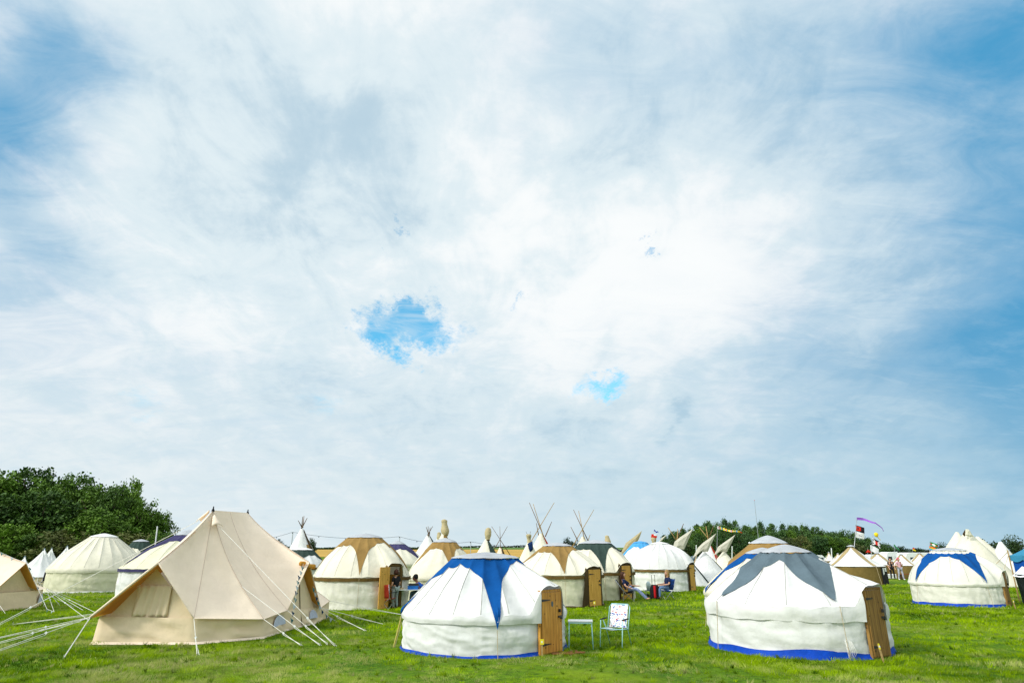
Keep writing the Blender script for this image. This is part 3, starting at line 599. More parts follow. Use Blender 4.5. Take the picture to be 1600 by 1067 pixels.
# B: front right
yurt('B', 'white yurt with slate grey star roof and blue groundsheet, nearest on the right', 1238, 1032, 141, 938, 850, 863, 36, WHITE, WHITEW, SLATE, (-52, 27, 118, 208), 1.5, .12, .92, door=54, dm=DOORD, dwid=.62, dhpx=919, skirt=SHEET, val=.30, k=.07, NR=14, seed=2, facet=.09, wr=1.8, hinge=-1)
yurt('C', 'cream yurt with blue star roof half hidden behind the grey starred yurt', 1200, 992, 103, 922, 855, 865, 26, CREAM, CREAMW, BLUE, (-68, 30, 120, 210), 4.2, .14, 1.15, NR=18, seed=3, val=.16)
yurt('C2', 'yurt with tan crown rising behind the grey starred yurt', 1209, 962, 92, 905, 836, 849, 27, CREAM, CREAMW, TAN, (-50, 40, 130, 220), 1.5, .5, 1.0, NR=18, seed=4, hi=False)
yurt('D', 'cream yurt with tan star, brown belt and plank door standing open', 565, 953, 76, 899, 833, 840, 26, CREAM, CREAMW, TAN, (-3, 84, -92, 176), 4.4, .26, .99, band=BROWN, door=40, dm=DOORY, dwid=.62, dhpx=885, skirt=None, val=0, k=.24, NR=18, seed=5, surround=BROWN, swing=R_(172), openint=True)
yurt('E', 'cream yurt with tan star left of the blue starred yurt, behind it', 693, 940, 58, 900, 840, 847, 18, CREAM, CREAMG, TAN, (14, -76, 104, 194), 4.0, .22, .95, NR=16, seed=6, val=.16, hi=False)
yurt('F', 'small cream yurt with dark purple star behind the open-door yurt', 618, 915, 48, 880, 844, 850, 12, CREAM, CREAMG, PURPLE, (60, -30, 150, 240), 3.0, .3, 1.0, NR=16, seed=7, hi=False)
yurt('G', 'cream yurt with tan star, brown belt and honey plank door ajar', 872, 949, 71, 896, 847, 853, 22, CREAM, CREAMG, TAN, (8, -80, 100, 188), 4.2, .24, 1.0, band=BROWN, door=50, dm=DOORY, dwid=.82, dhpx=889, skirt=DBROWN, val=0, k=.15, NR=18, seed=8, surround=DBROWN)
yurt('H', 'cream yurt with dark green star and narrow plank door beside seated woman', 932, 938, 60, 892, 843, 849, 25, CREAM, CREAMG, DGREEN, (12, -78, 102, 192), 4.2, .25, 1.05, band=BROWN, door=48, dm=DOORY, dwid=.66, dhpx=883, val=0, k=.18, NR=18, seed=9, surround=DBROWN)
yurt('I', 'plain white yurt with brown belt and narrow door behind the rucksack', 1034, 924, 52, 888, 846, 850, 14, WHITE, WHITEW, None, (), band=BROWN, door=62, dm=DOORY, dwid=.62, dhpx=882, val=0, k=.5, NR=22, seed=10, surround=DBROWN, cap=WHITE)
yurt('J', 'white yurt with light blue star behind the plain white yurt', 1003, 912, 38, 880, 845, 848, 11, WHITE, WHITEW, LBLUE, (-70, 20, 110, 200), 2.6, .22, .9, NR=16, seed=11, hi=False, cap=LBLUE)
yurt('K', 'large plain pale cream yurt before the dark wood on the left', 151, 927, 78, 887, 833, 839, 19, CREAM, CREAMG, None, (), skirt=WHITE, val=.22, k=.17, NR=22, seed=12, cap=BRIGHT)
yurt('L', 'white walled yurt with dark purple star behind the big sand tent', 284, 940, 98, 886, 827, 836, 18, CREAMG, WHITEW, PURPLE, (-72, 20, 110, 200), 4.0, .22, 1.0, band=PURPLE, NR=20, seed=13, val=0)
yurt('M', 'small yurt with dark green crown behind the pale cream yurt', 212, 915, 34, 876, 842, 846, 11, CREAM, CREAMW, DGREEN, (20, -70, 110, 200), 2.5, .4, 1.0, NR=16, seed=14, hi=False)
yurt('N', 'white yurt with dark green star right of the big sand tent', 468, 925, 42, 885, 855, 859, 16, BRIGHT, WHITEW, DGREEN, (-10, 80, 170, 260), 2.5, .35, 1.0, NR=16, seed=15, hi=False, band=BROWN, val=0, cap=BRIGHT)
yurt('N2', 'yurt with navy star roof mostly hidden behind the big sand tent', 420, 935, 56, 890, 846, 851, 16, BRIGHT, WHITEW, NAVY, (75, -15, 165, 255), 2.5, .35, 1.1, NR=16, seed=16, hi=False)
yurt('O', 'cream yurt with royal blue arch star and blue groundsheet, far right', 1493, 949, 76, 908, 855, 860, 23, CREAMW, CREAMW, BLUE, (-52, 36, 125, 215), 2.5, .25, 1.02, door=74, dm=DOORD, dwid=.55, dhpx=896, skirt=SHEET, val=.14, k=.30, NR=20, seed=17, gap=.12)
print('yurts ok')

# ------------------------------------------------------------------ faceted canvas roofs (bell tents, big sand tent)
def facet(b, P0, P1, E0, E1, n=12, m=18, sag0=.15, sag1=.15, bulge=.05, seed=0, tmax=1.0, tmin=0.0, off=0.0, wr=.02):
    P0, P1, E0, E1 = map(Vector, (P0, P1, E0, E1)); nrm = (E0-P0).cross(E1-P0)
    if nrm.length < 1e-6: nrm = (E1-P0).cross(E1-P1)
    nrm.normalize()
    if nrm.z < 0: nrm = -nrm
    def fn(u, v):
        t = tmin+(tmax-tmin)*v; a = P0.lerp(P1, u); e = E0.lerp(E1, u); p = a.lerp(e, t)
        sg = sag0+(sag1-sag0)*u
        p.z -= sg*math.sin(math.pi*t**.75)
        w_ = bulge*4*u*(1-u)*math.sin(math.pi*min(1, t))*.8
        p -= nrm*w_
        edge = min(1, 5*u)*min(1, 5*(1-u))*math.sin(math.pi*min(1, .02+t*.97))
        p += nrm*(edge*wr*(noise.noise(Vector((p.x*3+p.z*2, p.y*3, p.z*1.2+seed)))*2+noise.noise(Vector((p.x*7+p.z*5, p.y*7, p.z*3+seed)))))
        p += nrm*off
        return p
    b.grid(fn, n, m)
def wallstrip(b, top, bot, n=10, seed=0, wr=.02):
    for (a, c), (d, e) in zip(zip(top, top[1:]), zip(bot, bot[1:])):
        a, c, d, e = map(Vector, (a, c, d, e)); nr = (c-a).cross(Vector((0, 0, 1))).normalized()
        def fn(u, v):
            p = a.lerp(c, u).lerp(d.lerp(e, u), v); ed = min(1, 4*u)*min(1, 4*(1-u))
            return p+nr*ed*(noise.noise(Vector((p.x*2.2+p.z*3, p.y*2.2, p.z*5+seed)))*wr*1.8+math.sin(math.pi*v)*.0)-Vector((0, 0, 1))*(.012*4*u*(1-u)*(1-v))*0
        b.grid(fn, n, 8)
# --- the big sand coloured tent
E0b = G(143, 1006); E1b = G(304, 1006); E2b = G(411, 997); E3b = G(447, 985); E4b = G(497, 973)
O = Vector((-9.0, E0b.y+3.3, 0)); big = thing('bell_tent', 'large sand coloured bell tent with two black tipped peaks and white guy ropes', 'tent', O, 0, None)
lo = lambda v: Vector(v)-O
Yd = E0b.y
P1 = W(333, 797, Yd+2.1); P2 = W(387, 801, Yd+5.1); P2.z = zat(801, Yd+5.1)
E0 = W(146, 963, Yd-.05); E1 = W(303, 966, Yd-.1); E2 = W(412, 967, E2b.y-.12); E3 = W(449, 953, E3b.y-.1); E4 = W(501, 949, E4b.y+.0)
A = W(247, 879, Yd-.35); Ad = W(245, 888, Yd+.22); E0f = W(141, 964, Yd-.45); Bp = W(471, 878, (E3.y+E4.y)/2); Bp.x += .25
PA = P1.lerp(P2, .25); PB = P1.lerp(P2, .85)
L1 = Vector((E0.x-.55, Yd+1.6, .6)); L2 = Vector((E0.x-.5, Yd+4.2, .6)); L3 = Vector((E0.x+.2, Yd+6.6, .6)); K1 = Vector((P2.x-.9, Yd+7.6, .6)); K2 = Vector((P2.x+1.1, Yd+7.5, .6)); K3 = Vector((E4.x-.2, Yd+6.7, .55))
ring = [(E0f, P1, .10), (A, P1, .10), (E1, P1, .34), (E2, P1, .36), (E3, P1.lerp(P2, .45), .34), (Bp, P2, .12), (E4, P2, .34), (K3, P2, .34), (K2, P2, .3), (K1, P2, .3), (L3, P2, .3), (L2, P1.lerp(P2, .6), .3), (L1, P1, .3), (E0f, P1, .10)]
b = MB()
for i in range(len(ring)-1):
    (ea, pa, sa), (eb, pb, sb) = ring[i], ring[i+1]
    # hips: sags are shared along each seam, so neighbouring panels meet
    facet(b, lo(pa), lo(pb), lo(ea), lo(eb), 16, 22, sa, sb, .11, i*3.3)
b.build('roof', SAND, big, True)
# sheets under the awning edges, ochre paints light shining through the canvas
b = MB(); facet(b, lo(P1), lo(P1), lo(E0f), lo(A), 14, 16, .10, .10, .11, 0, 1.0, .35, -.03, .02); o = b.build('awning_painted_glow', OCHRE, big, True)
b = MB(); facet(b, lo(P1), lo(P1), lo(L1), lo(E0f), 14, 18, .3, .10, .11, 0, 1.0, .30, -.03, .02); o = b.build('awning_painted_glow', OCHRE, big, True)
b = MB(); facet(b, lo(P2), lo(P2), lo(Bp), lo(E4), 12, 16, .12, .34, .11, 15, 1.0, .45, -.03, .02); b.build('awning_painted_glow', OCHRE, big, True)
SEAM = canvas('seam_tape', (.70, .57, .46), .05)
# seams and eave hems
for (e, p_, sg) in ring[1:8]:
    pts = []
    for i in range(19):
        t = i/18; q_ = lo(p_).lerp(lo(e), t); q_.z -= sg*math.sin(math.pi*t**.75)-.004; pts.append(q_)
    bb = MB(); bb.tube(pts, .008, 5); bb.build('seam', SEAM, big, True)
for (ea, _, _), (eb, _, _) in zip(ring[:8], ring[1:9]):
    bb = MB(); n_ = 8; bb.tube([lo(ea).lerp(lo(eb), i/n_) for i in range(n_+1)], .03 if (ea-E0f).length < .01 else .014, 6); bb.build('hem', SAND, big, True)
# walls
top = [E0+Vector((.08, .12, -.01)), E1+Vector((-.05, .12, 0)), E2+Vector((-.1, .1, 0)), E3+Vector((-.1, .02, 0)), E3.lerp(E4, .45)+Vector((-.1, 0, 0)), E4+Vector((-.15, 0, 0)), K3, K2, K1, L3, L2, L1, E0+Vector((.08, .12, -.01))]
top = [lo(t) for t in top]
for t in top: t.z -= .0
bot = [E0b, E1b, E2b, E3b, E3b.lerp(E4b, .45), E4b]+[Vector((v.x, v.y, 0)) for v in (K3, K2, K1, L3, L2, L1)]+[E0b]; bot = [lo(t) for t in bot]
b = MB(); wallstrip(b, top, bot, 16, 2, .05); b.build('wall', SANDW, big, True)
b = MB(); wallstrip(b, [p_+Vector((0, 0, .05))+(p_*.004) for p_ in bot[:6]], [p_*1.014+Vector((0, -.03, .0)) for p_ in bot[:6]], 10, 5, .015); b.build('mud_flap', SAND, big, True)
# front gable panel
gl = lo(W(166, 967, Yd+.16)); gr = lo(E1)+Vector((-.03, .16, 0)); ga = lo(Ad)
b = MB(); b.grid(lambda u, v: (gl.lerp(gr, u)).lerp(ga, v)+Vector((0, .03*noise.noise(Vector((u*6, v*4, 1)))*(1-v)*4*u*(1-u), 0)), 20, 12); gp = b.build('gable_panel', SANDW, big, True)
fl0, fl1 = W(206, 962, Yd+.10), W(262, 963, Yd+.10); ft0, ft1 = W(218, 914, Yd+.14), W(270, 914, Yd+.14)
def ff(u, v):
    p_ = lo(ft0).lerp(lo(ft1), u).lerp(lo(fl0).lerp(lo(fl1), u), v); p_.y += -.03-.03*math.sin(u*9+v)*v-.03*math.sin(u*30+3+2*v)*(.5+.6*v); return p_
b = MB(); b.grid(ff, 26, 10); fo = b.build('window_flap', SANDW, gp, True); sd_ = fo.modifiers.new('solid', 'SOLIDIFY'); sd_.thickness = .012
# side gable (door) facing right
sl, sr, sa_ = lo(E3)+Vector((-.12, .05, 0)), lo(E4)+Vector((-.2, -.05, 0)), lo(Bp)+Vector((-.32, 0, -.03))
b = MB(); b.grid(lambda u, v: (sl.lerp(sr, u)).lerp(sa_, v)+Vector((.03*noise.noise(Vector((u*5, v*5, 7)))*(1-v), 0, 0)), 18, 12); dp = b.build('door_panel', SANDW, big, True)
zp = MB(); zp.tube([sa_+Vector((.02, -.02, -.04)), (sl.lerp(sr, .5))+Vector((.02, -.03, 0)), (bot[4])+Vector((.03, -.02, .05))], .014, 5); zp.build('zip', DBROWN, dp)
for q_ in (W(471, 880, Bp.y), W(481, 884, Bp.y+.15)):
    bb = MB(); c_ = lo(q_); bb.tube([c_+Vector((.05, -.2, 0)), c_+Vector((.12, .25, -.02))], .075, 10); bb.tube([c_+Vector((.06, -.21, 0)), c_+Vector((.065, -.22, 0))], .05, 8); bb.build('rolled_flap', OCHRE, big, True)
for e_ in (P1, P2):
    bb = MB(); c_ = lo(e_); bb.lathe([(.05, -.03), (.045, .0), (.018, .06), (.02, .09), (.0, .13)], 8, c_); bb.build('peak_cap', BLACK, big, True)
def vent(p, dirx, diry):
    c_ = lo(p); bb = MB(); d_ = Vector((dirx, diry, 0)); s_ = Vector((-diry, dirx, 0))
    bb.grid(lambda u, v: c_+d_*(v*.26)+s_*(u-.5)*.26*(.4+v)+Vector((0, 0, .04+.07*math.sin(math.pi*u)-v*.26)), 8, 5); o_ = bb.build('vent_hood', SAND, big, True); m_ = o_.modifiers.new('s', 'SOLIDIFY'); m_.thickness = .012
vent(P1+Vector((.12, -.12, -.25)), .8, -.6); vent(P1+Vector((-.12, -.0, -.1)), -1, -.1); vent(P2+Vector((.1, .0, -.2)), 1, .2)
# arched mesh windows in the wall
def archwin(a, c, d, e, u0, u1, v0, v1):
    n_ = 10; pts = []
    f_ = lambda u, v: a.lerp(c, u).lerp(d.lerp(e, u), v)
    nr = (c-a).cross(Vector((0, 0, 1))).normalized()*.035
    if nr.y > 0: nr = -nr
    um = (u0+u1)/2; pts = [f_(um+(u0-um)*math.cos(math.pi*i/n_), v1-(v1-v0)*math.sin(math.pi*i/n_))+nr for i in range(n_+1)]
    bb = MB(); bb.add(pts+[p_+nr*.3 for p_ in pts], [tuple(range(n_+1)), tuple(range(2*n_+1, n_, -1))]+[(i, i+1, n_+2+i, n_+1+i) for i in range(n_)]); bb.build('window', MESHW, big)
archwin(top[2], top[3], bot[2], bot[3], .42, .95, .12, .62); archwin(top[4], top[5], bot[4], bot[5], .45, .95, .1, .62)
# guy ropes of the big tent
for a_, g_, sl_ in [(E1, (308, 1023), .55), (E0f, (99, 1028), None), (E0f, (-90, 1046), .35), (E0f, (-70, 1022), .45), (L1, (-40, 1004), .5), (L1, (60, 985), .4), (L2, (20, 975), .4), (P1.lerp(E2, .10)+Vector((0, 0, -.12)), (523, 1009), .8),
                    (P1.lerp(E2, .62)+Vector((0, 0, -.30)), (500, 1008), .7), (E2, (470, 1008), .55), (E3, (512, 1007), .5), (E4, (570, 985), .4), (E4, (600, 975), .5), (P1+Vector((-.2, 0, -.2)), (-120, 1035), .7), (K3, (640, 962), .5)]:
    e_ = G(*g_); s_ = Vector(a_)
    if sl_ is None: rope(big, lo(s_), lo(e_), .012)
    else: doubled(big, lo(s_), lo(e_), sl_)
    peg(lo(e_), big)

# --- bell tents
def bell(label, cx, base, hw_px, peak, roof=BRIGHT, wall=SANDW, door=None, n=10, eh=.6, tip=SLATE, group='small white bell tents before the wood', ropes=6, painted_glow=False, seed=1, name='bell_tent', wh=True, sag=.22):
    Yf = gy(base); Rr = 2.2
    for _ in range(6): Yc = Yf+Rr; Rr = hw_px/F*depth(Yc, .6)
    X = XX(cx, Yc, .6); hp = zat(peak, Yc); T = thing(name, label, 'tent', (X, Yc, 0), 0, group); bear = math.atan2(X, Yc)
    dirs = [2*math.pi*(i+.5)/n+seed for i in range(n)]
    if door is not None:
        da = R_(door)-bear; dirs = [da-.34, da, da+.34]+[da+.34+(2*math.pi-.68)*(i+1)/(n-1) for i in range(n-2)]
    E = []; 
    for i, a in enumerate(dirs):
        if door is not None and i == 1: E.append((Vector((math.sin(a)*Rr*1.0, -math.cos(a)*Rr*1.0, eh*2.7)), .05))
        else: E.append((Vector((math.sin(a)*Rr, -math.cos(a)*Rr, eh)), sag))
    Pk = Vector((0, 0, hp)); b = MB()
    for i in range(len(E)):
        (ea, s_a), (eb, s_b) = E[i], E[(i+1) % len(E)]; facet(b, Pk, Pk, ea, eb, 6, 12, s_a, s_b, .05, seed+i)
    b.build('roof', roof, T, True)
    if door is not None and painted_glow:
        b = MB(); facet(b, Pk, Pk, E[0][0], E[1][0], 8, 10, sag, .05, .05, seed, 1.0, .3, -.03); facet(b, Pk, Pk, E[1][0], E[2][0], 8, 10, .05, sag, .05, seed+1, 1.0, .3, -.03); b.build('awning_painted_glow', OCHRE, T, True)  # ochre sheet paints the awning canvas as lit through from above
    tp = [Vector((e.x*.96, e.y*.96, eh)) for e, _ in E if e.z < eh*1.5]; bt = [Vector((t.x*1.03, t.y*1.03, -.02)) for t in tp]; tp.append(tp[0]); bt.append(bt[0])
    b = MB(); wallstrip(b, tp, bt, 6, seed, .02); b.build('wall', wall, T, True)
    if door is not None:
        q0, q1, q2 = [E[i][0]*.9 for i in (0, 1, 2)]; q0.z = q2.z = eh; b = MB(); b.grid(lambda u, v: q0.lerp(q2, u).lerp(q1, v), 8, 8); b.build('door_panel', wall, T, True)
    bb = MB(); bb.lathe([(.09, -.12), (.06, -.02), (0, .07)], 8, Pk); bb.build('peak_cap', tip, T, True)
    bb = MB(); bb.grid(lambda u, v: Pk+Vector((.1+.3*v, -.12-.25*v+.1*(u-.5), -.12-.33*v+.12*math.sin(math.pi*u))), 5, 3); bb.build('vent_hood', roof, T, True)
    for i in range(ropes):
        e, _ = E[(i*len(E)//ropes) % len(E)]
        d_ = Vector((e.x, e.y, 0)).normalized(); rope(T, Vector((e.x, e.y, e.z)), d_*(Rr+1.5), .008)
    return T, E, Pk
WT = [('white bell tent with black camp chair beside it, front of the group', 60, 917, 41, 857), ('white bell tent peak just behind the front white tent', 73, 905, 26, 856), ('white bell tent left of the pale cream yurt', 96, 911, 32, 853), ('white bell tent partly hidden left of the front white tent', 32, 915, 27, 869), ('low white bell tent behind the bunting tent at left edge', 8, 915, 24, 872)]
for i, (lb, cx, bs, hwp, pk) in enumerate(WT): bell(lb, cx, bs, hwp, pk, seed=i*1.7+.3, wall=SANDW)
LT, LE, LP = bell('sand bell tent with bunting cut off by the left edge', -70, 962, 118, 842, SAND, SANDW, door=40, group=None, eh=.66, painted_glow=True, seed=3, tip=BLACK, ropes=9, sag=.3)
for (px, py) in ((130, 953), (140, 970), (85, 957), (93, 945), (150, 957)): 
    e_ = G(px, py)-LT.location; rope(LT, Vector((LE[3][0].x, LE[3][0].y, .64)), e_, .008, slider=.5)
wb = MB(); a_ = LE[2][0]; c_ = LE[3][0]; pts = []
for i in range(11):
    t = math.pi*i/10; u_ = .5-.28*math.cos(t); p_ = a_.lerp(c_, u_)*.985; p_.z = .15+.33*math.sin(t); pts.append(p_*1.0+Vector((a_+c_).normalized())*.05)
wb.add(pts, [tuple(range(11))]); wb.build('window', MESHW, LT)
# bunting strings with little pennants
PEN = [mat('bunting_teal', (.05, .16, .17), .8), mat('bunting_pale', (.40, .48, .52), .8), mat('bunting_navy', (.02, .05, .10), .8)]
def bunting(label, pts, n, size=.13):
    T = thing('bunting', label, 'bunting', (0, 0, 0)); T.location = pts[0]; o0 = Vector(pts[0]); pts = [Vector(p)-o0 for p in pts]
    b = MB(); b.tube(pts, .005, 4); b.build('cord', ROPE, T)
    ln = [(q-p).length for p, q in zip(pts, pts[1:])]; tot = sum(ln)
    for i in range(n):
        s = (i+.5)/n*tot; j = 0
        while j < len(ln)-1 and s > ln[j]: s -= ln[j]; j += 1
        c = pts[j].lerp(pts[j+1], s/ln[j]); d = (pts[j+1]-pts[j]).normalized(); tw = .3*math.sin(i*2.3)
        if abs(d.z) > .7: d = Vector((.6, .3, -.5)).normalized()
        b = MB(); dn = Vector((tw*.3, -.1, -1))*size; b.add([c-d*size*.45, c+d*size*.45, c+dn, c-d*size*.45+Vector((.0, .006, 0)), c+d*size*.45+Vector((0, .006, 0)), c+dn+Vector((0, .006, 0))], [(0, 1, 2), (5, 4, 3), (0, 3, 4, 1), (1, 4, 5, 2), (2, 5, 3, 0)]); b.build('pennant', PEN[i % 3], T)
    return T
bunting('string of teal pennants hanging over the side door of the big sand tent', [W(474, 881, Bp.y-.4), W(466, 905, E3.y+.3), W(463, 925, E3.y), W(460, 945, E3.y-.1), W(455, 972, E3.y-.1)], 10)
bunting('string of pennants from the big sand tent porch to the grass', [W(489, 915, Bp.y+.4), W(501, 950, E4.y-.1), W(512, 962, E4.y-.1), W(528, 972, E4.y+.1)], 9)
lt0 = LT.location; e1_ = LE[1][0]; e2_ = LE[2][0]; bunting('string of teal pennants on the awning of the left edge tent', [lt0+LP.lerp(e1_, .5)+Vector((.1, -.15, .0)), lt0+e1_.lerp(e2_, .12)+Vector((.1, -.12, 0.05)), lt0+e1_.lerp(e2_, .55)+Vector((.1, -.1, .05)), lt0+e2_+Vector((.1, -.1, 0)), G(72, 958)+Vector((0, 0, .15)), G(84, 960)+Vector((0, 0, .1))], 14)
print('tents ok')
# ------------------------------------------------------------------ tipis
FLAPC = canvas('smoke_flap_canvas', (.66, .62, .51), .08)
def cloth_px(pts, Y, name, m, parent, org, bulge=.15, thick=.02):
    """small cloth outline hung at distance Y, filled as a fan with a bellied middle"""
    P = [W(x, y, Y)-org for x, y in pts]; c = sum(P, Vector())/len(P); c.y -= bulge*.6
    ring2 = [p.lerp(c, .5)+Vector((0, -bulge*.35, 0)) for p in P]; n = len(P); b = MB()
    b.add(P+ring2+[c], [(i, (i+1) % n, n+(i+1) % n, n+i) for i in range(n)]+[(n+i, n+(i+1) % n, 2*n) for i in range(n)])
    o = b.build(name, m, parent, False); s = o.modifiers.new('solid', 'SOLIDIFY'); s.thickness = thick; return o
def tipi(label, apex, base, hw_px, Yb=None, roof=CREAM, poles=(), strips=(), wings=(), sack=None, pr=.035, seed=0, cx=None, n=14, pm=None, group='tipis among the yurts', sackcol=SACK, name='tipi'):
    Yf = gy(base); Rr = 2.5
    for _ in range(6): Yc = Yf+Rr; Rr = hw_px/F*depth(Yc, .5)
    ax, ay = apex; hz_ = zat(ay, Yc); X = XX(cx or ax, Yc, 1); T = thing(name, label, 'tipi', (X, Yc, 0), 0, group); org = Vector((X, Yc, 0)); ap = W(ax, ay, Yc)-org
    def S(s, th, off=0):
        f = (th*n/(2*math.pi)) % 1; rr = (.10+(Rr-.10)*s)*(1-.025*4*f*(1-f))+off
        c = ap.lerp(Vector((0, 0, 0)), s); z = hz_*(1-s)+.0
        rr += .02*noise.noise(Vector((math.sin(th)*2, math.cos(th)*2, s*4+seed)))
        return Vector((c.x+rr*math.sin(th), c.y-rr*math.cos(th), z))
    b = MB(); b.grid(lambda u, v: S(v, u*2*math.pi), n*4, 12, wrap=True); b.build('cover', roof, T, True)
    for a0, a1, s0, s1, m in strips:
        b = MB(); b.grid(lambda u, v: S(s0+(s1-s0)*v, R_(a0+(a1-a0)*u), .04), 6, 8); b.build('stripe', m, T, True)
    for (x0, y0), (x1, y1), m in poles:
        b = MB(); dy = random.uniform(-.4, .4); b.tube([W(x1, y1, Yc+dy)-org, W(x0, y0, Yc-dy)-org], pr*1.2, 6, r1=pr*.6); b.build('pole', m, T, True)
    for pts, m in wings: cloth_px(pts, Yc-.5, 'smoke_flap', m, T, org)
    if sack:
        x0, y0, x1, y1, wpx = sack; p0 = W(x0, y0, Yc)-org; p1 = W(x1, y1, Yc)-org; r = wpx/F*Yc/2; b = MB()
        def sf(u, v):
            a = u*2*math.pi; c = p0.lerp(p1, v); rr = r*(.95+.18*math.sin(v*7+seed)+.12*noise.noise(Vector((math.cos(a)*2, math.sin(a)*2, v*6+seed)))); rr *= (.25 if v < .02 else 1)*(1-.35*smooth01((v-.75)*4))
            return c+Vector((rr*math.cos(a), rr*math.sin(a), 0))
        b.grid(sf, 14, 14, wrap=True); b.build('pole_sack', sackcol, T, True)
        tb = MB(); tb.lathe([(r*.72, -.04), (r*.76, 0), (r*.72, .04)], 12, p0.lerp(p1, .9)); tb.build('tie', DBROWN, T, True)
    return T
PW, PD = POLEP, POLE
tipi('white tipi with short dark poles and dark brown edge before the wheat field', (472, 826), 912, 44, roof=WHITE, poles=[((466, 813), (472, 824), PD), ((473, 807), (471, 828), PD), ((480, 809), (471, 826), PD), ((475, 806), (473, 824), PD)], strips=[(62, 88, .02, .9, DBROWN), (48, 64, .3, .55, TAN)], cx=470, seed=1)
tipi('white tipi with dark slate edge behind the purple starred yurt', (669, 836), 905, 44, roof=WHITE, poles=[((666, 823), (670, 836), PD), ((669, 822), (669, 838), PD), ((676, 822), (668, 836), PD), ((672, 824), (671, 836), PD)], strips=[(55, 90, .0, .4, DGREEN)], seed=2)
tipi('tipi with tall beige sack over its pole tops and tan edge', (693, 832), 905, 42, roof=CREAM, sack=(694, 811, 696, 838, 11), strips=[(10, 90, .02, .5, TAN)], seed=3)
tipi('tipi with a short beige sack on its poles left of the tall sack', (684, 842), 900, 34, roof=CREAM, sack=(686, 831, 687, 846, 7), seed=4, name='tipi')
tipi('tipi with beige sack and dark green edge above the blue starred roof', (760, 842), 908, 40, roof=CREAM, sack=(763, 824, 762, 846, 9), strips=[(25, 92, .02, .6, DGREEN)], seed=5)
tipi('bare pole tipi with three thin crossed poles behind the blue crown', (782, 855), 903, 22, roof=SAND, poles=[((768, 822), (798, 868), PD), ((793, 822), (770, 862), PD), ((781, 822), (782, 856), PD)], strips=[(30, 90, .0, .7, DBROWN)], pr=.03, seed=6)
tipi('cream tipi with a small sack and navy pennant left of the tall crossed poles', (827, 845), 910, 34, roof=CREAM, sack=(826, 834, 827, 850, 7), wings=[([(824, 849), (832, 845), (833, 858), (828, 863)], NAVY)], poles=[((822, 830), (826, 840), PD), ((829, 830), (827, 840), PD)], pr=.02, seed=7)
tipi('cream tipi with three very tall crossed poles and a red edge', (845, 833), 907, 42, roof=CREAM, poles=[((827, 785), (857, 855), PD), ((866, 785), (814, 872), PW), ((833, 787), (853, 850), PW), ((838, 817), (842, 838), PD), ((862, 815), (852, 838), PD)], strips=[(48, 86, .05, .35, RED)], pr=.04, seed=8)
tipi('cream tipi with tall crossed poles behind the green starred yurt', (911, 838), 907, 40, roof=CREAM, poles=[((896, 796), (919, 845), PD), ((928, 796), (893, 856), PW), ((904, 798), (913, 842), PW), ((892, 823), (903, 845), PD), ((922, 835), (917, 850), PW)], pr=.035, seed=9)
tipi('tipi with folded beige sack right of the green starred crown', (949, 852), 903, 30, roof=CREAM, sack=(948, 836, 951, 853, 8), seed=10)
tipi('tipi with pointed beige smoke flap left of the light blue yurt', (985, 858), 905, 34, roof=CREAM, wings=[([(1003, 829), (1000, 838), (990, 858), (974, 866), (970, 864), (978, 848)], SACK)], seed=11)
tipi('tipi with small sack top behind the plain white yurt', (1022, 850), 900, 28, roof=CREAM, sack=(1021, 837, 1022, 852, 7), wings=[([(1042, 835), (1034, 845), (1028, 848), (1034, 840)], FLAPC)], seed=12)
tipi('white tipi with big pointed smoke flap and dark green edge, left of three', (1060, 856), 916, 42, roof=WHITE, poles=[((1044, 824), (1058, 846), PW), ((1068, 818), (1057, 845), PD), ((1059, 826), (1058, 845), PW)], strips=[(58, 84, .02, 1.0, DGREEN)], wings=[([(1083, 826), (1078, 838), (1069, 858), (1060, 857), (1050, 860), (1054, 846), (1064, 838)], FLAPC)], cx=1066, seed=13)
tipi('white tipi with pointed smoke flap and dark green edge, middle of three', (1100, 862), 913, 44, roof=WHITE, poles=[((1093, 824), (1112, 848), PW), ((1103, 822), (1107, 845), PW), ((1115, 821), (1106, 846), PD), ((1090, 862), (1083, 885), PW)], strips=[(60, 84, .02, .95, DGREEN)], wings=[([(1119, 833), (1113, 846), (1106, 862), (1096, 861), (1082, 872), (1090, 856), (1098, 848)], FLAPC)], cx=1102, seed=14)
tipi('beige tipi with pointed smoke flap and dark green edge, right of three', (1131, 862), 910, 40, roof=CREAM, poles=[((1146, 862), (1150, 868), PW)], strips=[(58, 84, .02, .95, DGREEN)], wings=[([(1149, 835), (1144, 846), (1136, 862), (1126, 861), (1115, 868), (1122, 854), (1130, 848)], FLAPC)], seed=15)
tipi('tipi with orange red striped cover between the white smoke flaps', (1109, 852), 895, 26, roof=WHITE, strips=[(20, 88, .02, .98, RED)], seed=16)
def tallcone(label, apex, base, hwp, cx, m=CREAM, seed=0, hood=False, low=False):
    T = tipi(label, apex, base, hwp, roof=m, cx=cx, n=12, seed=seed, group='tall canvas tipis on the right', name='tipi')
    if hood:
        Yc = T.location.y; org = T.location.copy(); cloth_px([(1509, 826), (1514, 827), (1521, 838), (1516, 839), (1508, 836)], Yc-.8, 'smoke_flap', m, T, org, .1); cloth_px([(1504, 834), (1508, 827), (1509, 836), (1507, 838)], Yc-.6, 'vent', DBROWN, T, org, .02)
    return T
tallcone('tall cream canvas tipi with open hood at its top, front of the row', (1510, 829), 917, 62, 1524, CREAM, 1, hood=True)
tallcone('cream tipi peak just left of the hooded tall tipi', (1495, 831), 905, 46, 1497, CREAM, 2)
tallcone('long slanting cream tipi right of the hooded one', (1527, 838), 908, 52, 1542, CREAM, 3)
